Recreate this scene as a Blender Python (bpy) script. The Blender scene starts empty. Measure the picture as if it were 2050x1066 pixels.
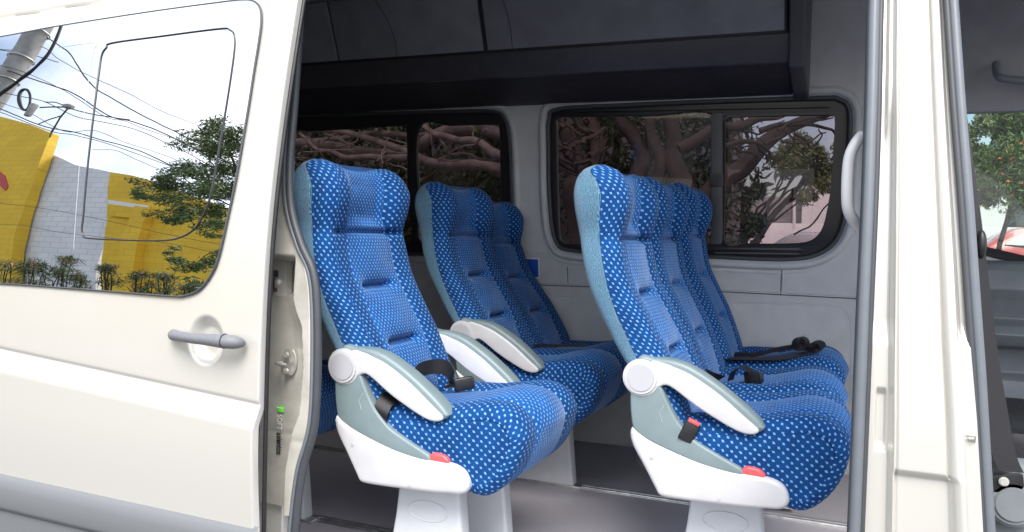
import bpy, bmesh, math, random
import numpy as np
from mathutils import Vector, Matrix
random.seed(7); rng = np.random.default_rng(7)
R = math.radians
scene = bpy.context.scene
COL = scene.collection

# ------------------------------------------------------------------ camera
F = 1631.0; CXP, CYP = 1025.0, 533.0; CZ = 1.6          # focal length in photo pixels, eye height
_Y = np.array([680.0, 43.0, -F]); _Y /= np.linalg.norm(_Y)
_X = np.array([3925.0, -166.0, F]); _X -= _X.dot(_Y) * _Y; _X /= np.linalg.norm(_X)
_Z = np.cross(_X, _Y)
RM = np.array([_X, _Y, _Z])
cam_d = bpy.data.cameras.new('camera'); cam = bpy.data.objects.new('camera', cam_d); COL.objects.link(cam)
cam_d.sensor_width = 36; cam_d.lens = F / 2050 * 36; cam_d.clip_start = 0.05; cam_d.clip_end = 2000
cam.matrix_world = Matrix.Translation((0, 0, CZ)) @ Matrix([list(r) for r in RM]).to_4x4()
scene.camera = cam

# ------------------------------------------------------------------ world, sun, exposure
SUN_EL, SUN_AZ = R(50), R(-24)      # azimuth measured from -Y (street side) towards +X
w = bpy.data.worlds.new('World'); scene.world = w; w.use_nodes = True
nt = w.node_tree; nt.nodes.clear()
out = nt.nodes.new('ShaderNodeOutputWorld'); bg = nt.nodes.new('ShaderNodeBackground')
sky = nt.nodes.new('ShaderNodeTexSky'); sky.sky_type = 'NISHITA'; sky.sun_disc = False
sky.sun_elevation = SUN_EL; sky.sun_rotation = R(180) + SUN_AZ; sky.dust_density = 2.0
tc = nt.nodes.new('ShaderNodeTexCoord'); no = nt.nodes.new('ShaderNodeTexNoise')
no.inputs['Scale'].default_value = 2.3; no.inputs['Detail'].default_value = 7; no.inputs['Roughness'].default_value = 0.55
rp = nt.nodes.new('ShaderNodeValToRGB'); rp.color_ramp.elements[0].position = 0.42; rp.color_ramp.elements[1].position = 0.66
mx = nt.nodes.new('ShaderNodeMix'); mx.data_type = 'RGBA'; mx.inputs[7].default_value = (9.5, 9.7, 10.1, 1)
nt.links.new(tc.outputs['Generated'], no.inputs['Vector']); nt.links.new(no.outputs[0], rp.inputs[0])
nt.links.new(rp.outputs[0], mx.inputs[0]); nt.links.new(sky.outputs[0], mx.inputs[6])
nt.links.new(mx.outputs[2], bg.inputs[0]); bg.inputs[1].default_value = 0.12
nt.links.new(bg.outputs[0], out.inputs[0])
sd = bpy.data.lights.new('sun', 'SUN'); sd.energy = 2.1; sd.angle = R(32); sd.color = (1, 0.965, 0.91)
so = bpy.data.objects.new('sun', sd); COL.objects.link(so)
sdir = Vector((-math.sin(SUN_AZ) , -math.cos(SUN_AZ), math.tan(SUN_EL))).normalized()   # towards the sun
so.rotation_euler = sdir.to_track_quat('Z', 'Y').to_euler()
scene.view_settings.view_transform = 'Standard'; scene.view_settings.look = 'None'
scene.view_settings.exposure = 1.28; scene.view_settings.gamma = 1
scene.render.engine = 'CYCLES'
scene.cycles.max_bounces = 10; scene.cycles.diffuse_bounces = 5; scene.cycles.transparent_max_bounces = 12

# ------------------------------------------------------------------ projection helpers (photo pixel -> point on a real plane)
def ray(x, y): return RM @ np.array([x - CXP, -(y - CYP), -F])
def at(x, y, Y):
    """point on the upright plane Y (number) or leaning surface Y(z), z measured from eye height"""
    r = ray(x, y); yy = Y(0.0) if callable(Y) else Y
    for _ in range(12 if callable(Y) else 1):
        p = r / r[1] * yy
        if callable(Y): yy = Y(p[2])
    return np.array([p[0], p[1], p[2]])
def W(p): return (float(p[0]), float(p[1]), float(p[2]) + CZ)
def WP(pts, Y): return [W(at(x, y, Y)) for x, y in pts]
def lean(z): return 0.22 * 0.15 * math.log1p(math.exp(min((z - 0.02) / 0.15, 60)))
def dlean(z): return 0.22 / (1 + math.exp(-max(min((z - 0.02) / 0.15, 60), -60)))
DOOR_Y = lambda z: 1.54 + lean(z)
AP_Y = lambda z: 1.65 + lean(z)
WALL_Y = lambda z: 3.62 - 0.6 * lean(z)

# ------------------------------------------------------------------ mesh helpers
def tag(o, label=None, cat=None, group=None, kind=None):
    if label: o['label'] = label
    if cat: o['category'] = cat
    if group: o['group'] = group
    if kind: o['kind'] = kind
    return o
def empty(name, loc=(0, 0, 0)):
    o = bpy.data.objects.new(name, None); COL.objects.link(o); o.location = loc; o.empty_display_size = 0.1; return o
def link(name, me, mats, parent=None, smooth=True, sharp=None):
    for m in (mats if isinstance(mats, (list, tuple)) else [mats]): me.materials.append(m)
    if smooth:
        me.polygons.foreach_set('use_smooth', [True] * len(me.polygons))
        if sharp is not None: me.set_sharp_from_angle(angle=R(sharp))
    o = bpy.data.objects.new(name, me); COL.objects.link(o)
    if parent is not None: o.parent = parent
    return o
def mesh(name, V, Fc, mats, parent=None, smooth=True, sharp=None, uv=None, mi=None):
    me = bpy.data.meshes.new(name); me.from_pydata([tuple(map(float, v)) for v in V], [], [tuple(map(int, f)) for f in Fc])
    if uv is not None:
        l = me.uv_layers.new(name='UVMap'); vi = np.zeros(len(me.loops), int); me.loops.foreach_get('vertex_index', vi)
        l.data.foreach_set('uv', np.asarray(uv, float)[vi].ravel())
    if mi is not None: me.polygons.foreach_set('material_index', mi)
    me.update()
    return link(name, me, mats, parent, smooth, sharp)
def local(parent, pts):
    """world -> parent-local (parents are never rotated)"""
    l = parent.location if parent is not None else Vector((0, 0, 0))
    q = parent
    off = Vector((0, 0, 0))
    while q is not None: off += q.location; q = q.parent
    return [tuple(Vector(p) - off) for p in pts]
def box(bm, x0, x1, y0, y1, z0, z1, bev=0.0, seg=2):
    b = bmesh.new(); bmesh.ops.create_cube(b, size=1)
    for v in b.verts: v.co = Vector(((x0 + x1) / 2 + v.co.x * (x1 - x0), (y0 + y1) / 2 + v.co.y * (y1 - y0), (z0 + z1) / 2 + v.co.z * (z1 - z0)))
    if bev: bmesh.ops.bevel(b, geom=b.edges[:], offset=bev, segments=seg, affect='EDGES', profile=0.5)
    m = bpy.data.meshes.new('t'); b.to_mesh(m); b.free(); bm.from_mesh(m); bpy.data.meshes.remove(m)
def done(name, bm, mats, parent=None, sharp=35):
    me = bpy.data.meshes.new(name); bm.to_mesh(me); bm.free(); return link(name, me, mats, parent, True, sharp)
def resample(pts, n, closed=False):
    P = np.array(pts, float)
    if closed: P = np.vstack([P, P[:1]])
    s = np.r_[0, np.cumsum(np.linalg.norm(np.diff(P, axis=0), axis=1))]
    t = np.linspace(0, s[-1], n + (1 if closed else 0)); Q = np.stack([np.interp(t, s, P[:, k]) for k in range(P.shape[1])], 1)
    return Q[:-1] if closed else Q
def smooth_path(pts, n=60, it=None, closed=False):
    """Catmull-Rom through the points"""
    P = np.array(pts, float); m = len(P); outp = []
    rngk = range(m if closed else m - 1); per = max(2, n // max(1, len(rngk)))
    g = (lambda i: P[i % m]) if closed else (lambda i: P[min(max(i, 0), m - 1)])
    for i in rngk:
        p0, p1, p2, p3 = g(i - 1), g(i), g(i + 1), g(i + 2)
        for k in range(per):
            t = k / per
            outp.append(0.5 * ((2 * p1) + (-p0 + p2) * t + (2 * p0 - 5 * p1 + 4 * p2 - p3) * t * t + (-p0 + 3 * p1 - 3 * p2 + p3) * t ** 3))
    if not closed: outp.append(P[-1])
    return np.array(outp)
def tube_data(pts, r, n=10, closed=False, sq=None):
    """tube along pts; r number or list; sq=(a,b) ellipse radii factors along (side, normal)"""
    P = np.array(pts, float); m = len(P); rr = np.full(m, r) if np.isscalar(r) else np.interp(np.linspace(0, 1, m), np.linspace(0, 1, len(r)), r)
    V = []; Fc = []; up = np.array([0.03, 0.02, 1.0])
    if closed: T = np.roll(P, -1, 0) - np.roll(P, 1, 0)
    else: T = np.gradient(P, axis=0)
    T /= np.linalg.norm(T, axis=1)[:, None] + 1e-12
    u = np.cross(T[0], up); 
    if np.linalg.norm(u) < 0.1: u = np.cross(T[0], [1, 0, 0])
    for i in range(m):
        u = u - u.dot(T[i]) * T[i]; u /= np.linalg.norm(u) + 1e-12; v = np.cross(T[i], u)
        for k in range(n):
            a = 2 * math.pi * k / n; V.append(P[i] + rr[i] * (math.cos(a) * u + math.sin(a) * v))
    for i in range(m if closed else m - 1):
        j = (i + 1) % m
        for k in range(n): Fc.append((i * n + k, i * n + (k + 1) % n, j * n + (k + 1) % n, j * n + k))
    if not closed: Fc.append(tuple(range(n - 1, -1, -1))); Fc.append(tuple((m - 1) * n + k for k in range(n)))
    return V, Fc
def tube(name, pts, r, mat, parent=None, n=10, closed=False):
    V, Fc = tube_data(pts, r, n, closed); return mesh(name, local(parent, V), Fc, mat, parent, True, 50)
def tubes(name, plist, mat, parent=None, n=8):
    V = []; Fc = []
    for pts, r in plist:
        v, f = tube_data(pts, r, n); o = len(V); V += v; Fc += [tuple(i + o for i in q) for q in f]
    return mesh(name, local(parent, V), Fc, mat, parent, True, 50)
def plate(name, outlines, th, bev, mat, parent=None, y0=0.0, Yf=None, sharp=30, seg=3):
    """outline(s) in the X-Z plane, first outer, others holes; extruded th along +Y from y0; bevelled; optional lean Yf(z)"""
    cu = bpy.data.curves.new(name, 'CURVE'); cu.dimensions = '2D'; cu.fill_mode = 'BOTH'
    for oi, ol in enumerate(outlines):
        sp = cu.splines.new('POLY'); sp.points.add(len(ol) - 1); sp.use_cyclic_u = True
        for k, (x, z) in enumerate(ol): sp.points[k].co = (x, z, 0, 1)
    cu.extrude = max(th / 2 - bev, 0.0002); cu.bevel_depth = bev; cu.bevel_resolution = seg; cu.offset = -bev
    to = bpy.data.objects.new('tmp', cu); COL.objects.link(to)
    dg = bpy.context.evaluated_depsgraph_get(); me = bpy.data.meshes.new_from_object(to.evaluated_get(dg))
    bpy.data.objects.remove(to); bpy.data.curves.remove(cu)
    me.name = name; me.materials.clear(); n = len(me.vertices); co = np.zeros(n * 3); me.vertices.foreach_get('co', co); co = co.reshape(-1, 3)
    X, Z, D = co[:, 0].copy(), co[:, 1].copy(), co[:, 2].copy()
    Yv = y0 + th / 2 - D        # curve +Z (front) -> -Y (towards camera)
    if Yf is not None: Yv = Yv + np.array([Yf(z) for z in Z])
    co = np.stack([X, Yv, Z], 1)
    if Yf is not None or parent is None: co[:, 2] += CZ if Yf is not None else 0
    me.vertices.foreach_set('co', co.ravel()); me.update()
    bm = bmesh.new(); bm.from_mesh(me); bmesh.ops.remove_doubles(bm, verts=bm.verts[:], dist=0.00005); bm.to_mesh(me); bm.free()
    return link(name, me, mat, parent, True, sharp)
def pxz(pts, Y): return [(p[0], p[2]) for p in (at(x, y, Y) for x, y in pts)]
def rr_px(pts, Y, n=64): return [tuple(q) for q in smooth_path(pxz(pts, Y), n, closed=True)]
def densify(pts, n): return [tuple(q) for q in resample(pts, n, True)]
def roundpoly(pts, r, seg=6):
    """round corners of a polygon (2D)"""
    P = [np.array(p, float) for p in pts]; outp = []; m = len(P)
    for i in range(m):
        a, b, c = P[i - 1], P[i], P[(i + 1) % m]; ri = r[i] if isinstance(r, (list, tuple)) else r
        d1 = a - b; d2 = c - b; l1 = np.linalg.norm(d1); l2 = np.linalg.norm(d2); k = min(ri, l1 * 0.48, l2 * 0.48)
        p = b + d1 / l1 * k; q = b + d2 / l2 * k
        for s in range(seg + 1):
            t = s / seg; outp.append(tuple((1 - t) ** 2 * p + 2 * t * (1 - t) * b + t * t * q))
    return outp
def ribbon(name, pts, wv, mat, parent=None, th=0.0016, n=60):
    """flat strap: centre points + width vectors"""
    m = len(pts); P = smooth_path(pts, n); Wv = smooth_path(wv, n); k = min(len(P), len(Wv)); P = P[:k]; Wv = Wv[:k]
    T = np.gradient(P, axis=0); N = np.cross(T, Wv); N /= np.linalg.norm(N, axis=1)[:, None] + 1e-9
    V = []; 
    for i in range(k):
        for s, t in ((-.5, -1), (.5, -1), (.5, 1), (-.5, 1)): V.append(P[i] + s * Wv[i] + t * th / 2 * N[i])
    Fc = [(i * 4 + a, i * 4 + (a + 1) % 4, i * 4 + 4 + (a + 1) % 4, i * 4 + 4 + a) for i in range(k - 1) for a in range(4)] + [(0, 1, 2, 3), tuple((k - 1) * 4 + a for a in (3, 2, 1, 0))]
    sl = np.r_[0, np.cumsum(np.linalg.norm(np.diff(P, axis=0), axis=1))]
    uv = [(([-.5, .5, .5, -.5][a]) * np.linalg.norm(Wv[i]), sl[i]) for i in range(k) for a in range(4)]
    return mesh(name, V, Fc, mat, parent, True, 40, uv=uv)
def gridmesh(name, P, mat, parent=None, sharp=None, flip=False):
    """P array rows x cols x 3 in world"""
    a, b = P.shape[:2]; V = P.reshape(-1, 3); i = np.arange(a * b).reshape(a, b)
    q = np.stack([i[:-1, :-1], i[:-1, 1:], i[1:, 1:], i[1:, :-1]], -1).reshape(-1, 4)
    if flip: q = q[:, ::-1]
    me = bpy.data.meshes.new(name); me.vertices.add(len(V)); me.vertices.foreach_set('co', V.astype(np.float32).ravel())
    me.loops.add(len(q) * 4); me.loops.foreach_set('vertex_index', q.ravel().astype(np.int32))
    me.polygons.add(len(q)); me.polygons.foreach_set('loop_start', np.arange(0, len(q) * 4, 4, dtype=np.int32))
    me.update(calc_edges=True); me.validate()
    return link(name, me, mat, parent, True, sharp)
def sstep(x, a, b):
    t = np.clip((x - a) / (b - a), 0, 1); return t * t * (3 - 2 * t)

# ------------------------------------------------------------------ materials
def nodes(name):
    m = bpy.data.materials.new(name); m.use_nodes = True; n = m.node_tree; return m, n, n.nodes['Principled BSDF']
def mat(name, col, rough=0.5, metal=0.0, noise=0.0, nscale=40, bump=0.0, bscale=300, coat=0.0, spec=0.5, col2=None, sheen=0.0, detail=4):
    m, n, b = nodes(name)
    b.inputs['Base Color'].default_value = (*col, 1); b.inputs['Roughness'].default_value = rough; b.inputs['Metallic'].default_value = metal
    b.inputs['Coat Weight'].default_value = coat; b.inputs['Coat Roughness'].default_value = 0.06; b.inputs['Specular IOR Level'].default_value = spec
    b.inputs['Sheen Weight'].default_value = sheen
    tc = n.nodes.new('ShaderNodeTexCoord')
    if noise or col2:
        t = n.nodes.new('ShaderNodeTexNoise'); t.inputs['Scale'].default_value = nscale; t.inputs['Detail'].default_value = detail
        n.links.new(tc.outputs['Object'], t.inputs['Vector'])
        r = n.nodes.new('ShaderNodeValToRGB'); r.color_ramp.elements[0].position = 0.3; r.color_ramp.elements[1].position = 0.7
        c2 = col2 or tuple(min(1, c * (1 + noise)) for c in col); c1 = col if col2 else tuple(c * (1 - noise) for c in col)
        r.color_ramp.elements[0].color = (*c1, 1); r.color_ramp.elements[1].color = (*c2, 1)
        n.links.new(t.outputs[0], r.inputs[0]); n.links.new(r.outputs[0], b.inputs['Base Color'])
    if bump:
        t2 = n.nodes.new('ShaderNodeTexNoise'); t2.inputs['Scale'].default_value = bscale; t2.inputs['Detail'].default_value = 3
        n.links.new(tc.outputs['Object'], t2.inputs['Vector'])
        bp = n.nodes.new('ShaderNodeBump'); bp.inputs['Strength'].default_value = bump; bp.inputs['Distance'].default_value = 0.002
        n.links.new(t2.outputs[0], bp.inputs['Height']); n.links.new(bp.outputs[0], b.inputs['Normal'])
    return m
def math_n(n, op, a, b=None, c=None):
    x = n.nodes.new('ShaderNodeMath'); x.operation = op
    for i, v in enumerate((a, b, c)):
        if v is None: continue
        if hasattr(v, 'name'): n.links.new(v, x.inputs[i])
        else: x.inputs[i].default_value = v
    return x.outputs[0]
def fabric(name, base, base2, dot, sx, sy, rx, ry, jit, slant=0.0, sheen=0.25):
    m, n, b = nodes(name)
    uv = n.nodes.new('ShaderNodeUVMap'); L = n.links
    nz = n.nodes.new('ShaderNodeTexNoise'); nz.inputs['Scale'].default_value = 60; nz.inputs['Detail'].default_value = 1
    L.new(uv.outputs[0], nz.inputs['Vector'])
    sub = n.nodes.new('ShaderNodeVectorMath'); sub.operation = 'SUBTRACT'; sub.inputs[1].default_value = (.5, .5, .5); L.new(nz.outputs[1], sub.inputs[0])
    sc = n.nodes.new('ShaderNodeVectorMath'); sc.operation = 'SCALE'; sc.inputs[3].default_value = jit; L.new(sub.outputs[0], sc.inputs[0])
    ad = n.nodes.new('ShaderNodeVectorMath'); ad.operation = 'ADD'; L.new(uv.outputs[0], ad.inputs[0]); L.new(sc.outputs[0], ad.inputs[1])
    sp = n.nodes.new('ShaderNodeSeparateXYZ'); L.new(ad.outputs[0], sp.inputs[0])
    U = math_n(n, 'DIVIDE', sp.outputs[0], sx); V = math_n(n, 'DIVIDE', sp.outputs[1], sy)
    masks = []
    for off in (0.0, 0.5):
        fu = math_n(n, 'SUBTRACT', math_n(n, 'FRACT', math_n(n, 'ADD', U, off + 100)), 0.5)
        fv = math_n(n, 'SUBTRACT', math_n(n, 'FRACT', math_n(n, 'ADD', V, off + 100)), 0.5)
        fu2 = math_n(n, 'ADD', fu, math_n(n, 'MULTIPLY', fv, slant))
        au = math_n(n, 'DIVIDE', math_n(n, 'ABSOLUTE', fu2), rx); av = math_n(n, 'DIVIDE', math_n(n, 'ABSOLUTE', fv), ry)
        k = math_n(n, 'MAXIMUM', au, av)
        mk = n.nodes.new('ShaderNodeMapRange'); mk.inputs[1].default_value = 0.85; mk.inputs[2].default_value = 1.15; mk.inputs[3].default_value = 1; mk.inputs[4].default_value = 0
        L.new(k, mk.inputs[0]); masks.append(mk.outputs[0])
    msk = math_n(n, 'MAXIMUM', masks[0], masks[1])
    n2 = n.nodes.new('ShaderNodeTexNoise'); n2.inputs['Scale'].default_value = 14; n2.inputs['Detail'].default_value = 6; n2.inputs['Roughness'].default_value = 0.7
    L.new(uv.outputs[0], n2.inputs['Vector'])
    cb = n.nodes.new('ShaderNodeMix'); cb.data_type = 'RGBA'; cb.inputs[6].default_value = (*base, 1); cb.inputs[7].default_value = (*base2, 1)
    mr = n.nodes.new('ShaderNodeMapRange'); mr.inputs[1].default_value = 0.35; mr.inputs[2].default_value = 0.65; L.new(n2.outputs[0], mr.inputs[0]); L.new(mr.outputs[0], cb.inputs[0])
    cd = n.nodes.new('ShaderNodeMix'); cd.data_type = 'RGBA'; L.new(msk, cd.inputs[0]); L.new(cb.outputs[2], cd.inputs[6]); cd.inputs[7].default_value = (*dot, 1)
    L.new(cd.outputs[2], b.inputs['Base Color'])
    b.inputs['Roughness'].default_value = 0.85; b.inputs['Sheen Weight'].default_value = sheen; b.inputs['Sheen Roughness'].default_value = 0.35
    b.inputs['Sheen Tint'].default_value = (0.55, 0.72, 1.0, 1); b.inputs['Specular IOR Level'].default_value = 0.2
    n3 = n.nodes.new('ShaderNodeTexNoise'); n3.inputs['Scale'].default_value = 900; n3.inputs['Detail'].default_value = 2; L.new(uv.outputs[0], n3.inputs['Vector'])
    n4 = n.nodes.new('ShaderNodeTexNoise'); n4.inputs['Scale'].default_value = 26; n4.inputs['Detail'].default_value = 3; L.new(uv.outputs[0], n4.inputs['Vector'])
    hh = math_n(n, 'ADD', math_n(n, 'ADD', math_n(n, 'MULTIPLY', msk, 0.4), n3.outputs[0]), math_n(n, 'MULTIPLY', n4.outputs[0], 5.0))
    bp = n.nodes.new('ShaderNodeBump'); bp.inputs['Strength'].default_value = 0.5; bp.inputs['Distance'].default_value = 0.0015; L.new(hh, bp.inputs['Height']); L.new(bp.outputs[0], b.inputs['Normal'])
    return m
DOT = (0.16, 0.36, 0.68)
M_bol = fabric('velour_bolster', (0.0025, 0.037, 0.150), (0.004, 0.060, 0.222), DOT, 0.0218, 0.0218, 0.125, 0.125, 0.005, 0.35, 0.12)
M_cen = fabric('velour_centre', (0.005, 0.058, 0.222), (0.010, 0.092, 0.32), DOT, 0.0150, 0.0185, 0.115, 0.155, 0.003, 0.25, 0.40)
def knit(name, c1, c2):
    m, n, b = nodes(name); uv = n.nodes.new('ShaderNodeUVMap'); L = n.links
    wv = n.nodes.new('ShaderNodeTexWave'); wv.inputs['Scale'].default_value = 90; wv.inputs['Distortion'].default_value = 5; wv.inputs['Detail'].default_value = 3; wv.inputs['Detail Scale'].default_value = 3
    L.new(uv.outputs[0], wv.inputs['Vector'])
    nz = n.nodes.new('ShaderNodeTexNoise'); nz.inputs['Scale'].default_value = 260; L.new(uv.outputs[0], nz.inputs['Vector'])
    a = math_n(n, 'MULTIPLY', math_n(n, 'ADD', wv.outputs[1], nz.outputs[0]), 0.5)
    r = n.nodes.new('ShaderNodeValToRGB'); r.color_ramp.elements[0].position = 0.25; r.color_ramp.elements[1].position = 0.75
    r.color_ramp.elements[0].color = (*c1, 1); r.color_ramp.elements[1].color = (*c2, 1); L.new(a, r.inputs[0]); L.new(r.outputs[0], b.inputs['Base Color'])
    bp = n.nodes.new('ShaderNodeBump'); bp.inputs['Strength'].default_value = 1.0; bp.inputs['Distance'].default_value = 0.003; L.new(a, bp.inputs['Height']); L.new(bp.outputs[0], b.inputs['Normal'])
    b.inputs['Roughness'].default_value = 0.95; b.inputs['Sheen Weight'].default_value = 0.3; b.inputs['Specular IOR Level'].default_value = 0.1
    return m
M_knit = knit('knit_shell', (0.03, 0.10, 0.175), (0.15, 0.31, 0.44))
M_paint = mat('champagne_paint', (0.60, 0.585, 0.545), 0.30, 0.28, coat=0.9, bump=0.03, bscale=900)
M_paintin = mat('jamb_paint', (0.56, 0.545, 0.495), 0.36, 0.3, coat=0.4, noise=0.16, nscale=16, bump=0.12, bscale=60, detail=8)
M_trim = mat('bumper_plastic', (0.15, 0.158, 0.168), 0.45, bump=0.25, bscale=900)
M_rubber = mat('rubber', (0.05, 0.055, 0.063), 0.5, noise=0.06, nscale=30, bump=0.1, bscale=200)
M_rubberg = mat('rubber_grey', (0.13, 0.145, 0.165), 0.42, noise=0.04, nscale=25, bump=0.1, bscale=200)
M_black = mat('black_plastic', (0.012, 0.012, 0.014), 0.45, noise=0.3, nscale=60)
M_blackm = mat('black_frame', (0.02, 0.02, 0.024), 0.3)
M_handle = mat('handle_plastic', (0.16, 0.165, 0.18), 0.45, bump=0.3, bscale=1200, noise=0.1, nscale=200)
M_white = mat('white_plastic', (0.52, 0.52, 0.54), 0.36, noise=0.05, nscale=14, bump=0.10, bscale=1200)
M_greyp = mat('grey_green_plastic', (0.17, 0.225, 0.24), 0.42, noise=0.06, nscale=20, bump=0.12, bscale=900)
M_hubg = mat('hub_cap_grey', (0.42, 0.42, 0.45), 0.5, bump=0.25, bscale=1200)
M_leg = mat('leg_plastic', (0.55, 0.57, 0.60), 0.4, noise=0.04, nscale=10, bump=0.05, bscale=300)
M_metal = mat('bare_metal', (0.62, 0.61, 0.57), 0.42, 0.6, noise=0.2, nscale=60, bump=0.1)
M_alu = mat('aluminium_rail', (0.55, 0.55, 0.56), 0.35, 0.9, noise=0.2, nscale=30)
M_belt = mat('belt_web', (0.007, 0.006, 0.008), 0.45, noise=0.2, nscale=300, bump=0.3, bscale=900, spec=0.45)
M_red = mat('red_button', (0.72, 0.09, 0.10), 0.35)
M_lining = mat('wall_lining', (0.50, 0.51, 0.53), 0.6, noise=0.06, nscale=15, bump=0.35, bscale=1500)
M_headl = mat('headliner_fabric', (0.29, 0.295, 0.32), 0.95, noise=0.12, nscale=8, bump=0.4, bscale=800, sheen=0.2)
M_rackd = mat('rack_dark', (0.035, 0.034, 0.044), 0.55, noise=0.2, nscale=20, bump=0.1)
M_rackl = mat('rack_lip', (0.065, 0.065, 0.078), 0.4, noise=0.1, nscale=20)
M_groove = mat('groove_dark', (0.05, 0.05, 0.052), 0.8, noise=0.1)
M_dash = mat('cab_plastic', (0.17, 0.185, 0.20), 0.5, noise=0.08, nscale=15, bump=0.2, bscale=900)

def floor_mat():
    m, n, b = nodes('vinyl_floor'); tc = n.nodes.new('ShaderNodeTexCoord'); L = n.links
    v = n.nodes.new('ShaderNodeTexNoise'); v.inputs['Scale'].default_value = 420; v.inputs['Detail'].default_value = 2
    v2 = n.nodes.new('ShaderNodeTexNoise'); v2.inputs['Scale'].default_value = 5; v2.inputs['Detail'].default_value = 8
    L.new(tc.outputs['Object'], v.inputs['Vector']); L.new(tc.outputs['Object'], v2.inputs['Vector'])
    r = n.nodes.new('ShaderNodeValToRGB'); r.color_ramp.elements[0].position = 0.38; r.color_ramp.elements[1].position = 0.66
    r.color_ramp.elements[0].color = (0.34, 0.33, 0.37, 1); r.color_ramp.elements[1].color = (0.56, 0.53, 0.58, 1); L.new(v.outputs[0], r.inputs[0])
    mx = n.nodes.new('ShaderNodeMix'); mx.data_type = 'RGBA'; mx.blend_type = 'MULTIPLY'; mx.inputs[0].default_value = 0.5
    r2 = n.nodes.new('ShaderNodeValToRGB'); r2.color_ramp.elements[0].color = (0.55, 0.52, 0.52, 1); L.new(v2.outputs[0], r2.inputs[0])
    L.new(r.outputs[0], mx.inputs[6]); L.new(r2.outputs[0], mx.inputs[7]); L.new(mx.outputs[2], b.inputs['Base Color'])
    b.inputs['Roughness'].default_value = 0.38; return m
M_floor = floor_mat()
def glass(name, tint, refl, rough=0.0):
    """tinted pane: tinted see-through plus mirror reflection"""
    m = bpy.data.materials.new(name); m.use_nodes = True; n = m.node_tree; n.nodes.clear()
    o = n.nodes.new('ShaderNodeOutputMaterial'); t = n.nodes.new('ShaderNodeBsdfTransparent'); t.inputs[0].default_value = (*tint, 1)
    g = n.nodes.new('ShaderNodeBsdfGlossy'); g.inputs['Roughness'].default_value = rough
    fr = n.nodes.new('ShaderNodeFresnel'); fr.inputs[0].default_value = 1.5
    mr = n.nodes.new('ShaderNodeMapRange'); mr.inputs[1].default_value = 0; mr.inputs[2].default_value = 1; mr.inputs[3].default_value = refl; mr.inputs[4].default_value = 1
    n.links.new(fr.outputs[0], mr.inputs[0]); s = n.nodes.new('ShaderNodeMixShader')
    n.links.new(mr.outputs[0], s.inputs[0]); n.links.new(t.outputs[0], s.inputs[1]); n.links.new(g.outputs[0], s.inputs[2]); n.links.new(s.outputs[0], o.inputs[0]); return m
M_gl_far = glass('tinted_pane', (0.52, 0.465, 0.48), 0.0)
M_gl_cab = glass('clear_pane', (0.72, 0.78, 0.75), 0.03)
def mirror_glass():
    m, n, b = nodes('reflective_tint'); b.inputs['Base Color'].default_value = (0.60, 0.615, 0.635, 1); b.inputs['Metallic'].default_value = 1.0; b.inputs['Roughness'].default_value = 0.0
    tc = n.nodes.new('ShaderNodeTexCoord'); t = n.nodes.new('ShaderNodeTexNoise'); t.inputs['Scale'].default_value = 7; t.inputs['Detail'].default_value = 1
    n.links.new(tc.outputs['Object'], t.inputs['Vector']); bp = n.nodes.new('ShaderNodeBump'); bp.inputs['Strength'].default_value = 0.03; bp.inputs['Distance'].default_value = 0.004
    n.links.new(t.outputs[0], bp.inputs['Height']); n.links.new(bp.outputs[0], b.inputs['Normal']); return m
M_mirror = mirror_glass()
def brick(name, c1, c2, mortar, scale, bw=0.5, rh=0.25, ms=0.012, bump=0.4):
    m, n, b = nodes(name); tc = n.nodes.new('ShaderNodeTexCoord'); sp = n.nodes.new('ShaderNodeSeparateXYZ'); cb = n.nodes.new('ShaderNodeCombineXYZ'); L = n.links
    L.new(tc.outputs['Object'], sp.inputs[0]); L.new(sp.outputs[0], cb.inputs[0]); L.new(sp.outputs[2], cb.inputs[1])
    t = n.nodes.new('ShaderNodeTexBrick'); t.inputs['Scale'].default_value = scale; t.inputs['Color1'].default_value = (*c1, 1); t.inputs['Color2'].default_value = (*c2, 1); t.inputs['Mortar'].default_value = (*mortar, 1)
    t.inputs['Brick Width'].default_value = bw; t.inputs['Row Height'].default_value = rh; t.inputs['Mortar Size'].default_value = ms; L.new(cb.outputs[0], t.inputs['Vector'])
    nz = n.nodes.new('ShaderNodeTexNoise'); nz.inputs['Scale'].default_value = 1.5; nz.inputs['Detail'].default_value = 8; L.new(tc.outputs['Object'], nz.inputs['Vector'])
    mr = n.nodes.new('ShaderNodeMapRange'); mr.inputs[3].default_value = 0.78; mr.inputs[4].default_value = 1.1; L.new(nz.outputs[0], mr.inputs[0])
    mx = n.nodes.new('ShaderNodeVectorMath'); mx.operation = 'SCALE'; L.new(t.outputs[0], mx.inputs[0]); L.new(mr.outputs[0], mx.inputs[3]); L.new(mx.outputs[0], b.inputs['Base Color'])
    bp = n.nodes.new('ShaderNodeBump'); bp.inputs['Strength'].default_value = bump; bp.inputs['Distance'].default_value = 0.01; bp.invert = True; L.new(t.outputs[1], bp.inputs['Height']); L.new(bp.outputs[0], b.inputs['Normal'])
    b.inputs['Roughness'].default_value = 0.8; return m
M_yellow = brick('yellow_wall', (0.86, 0.56, 0.04), (0.82, 0.51, 0.04), (0.68, 0.42, 0.04), 1.0, 0.42, 0.21, 0.008)
M_wbrick = brick('white_brick', (0.84, 0.84, 0.84), (0.78, 0.79, 0.80), (0.6, 0.6, 0.62), 1.0, 0.42, 0.21, 0.010)
M_asphalt = mat('asphalt', (0.05, 0.05, 0.052), 0.9, noise=0.3, nscale=60, bump=0.5, bscale=200)
M_pave = mat('pavement', (0.30, 0.29, 0.28), 0.85, noise=0.15, nscale=6, bump=0.3, bscale=60)
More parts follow.
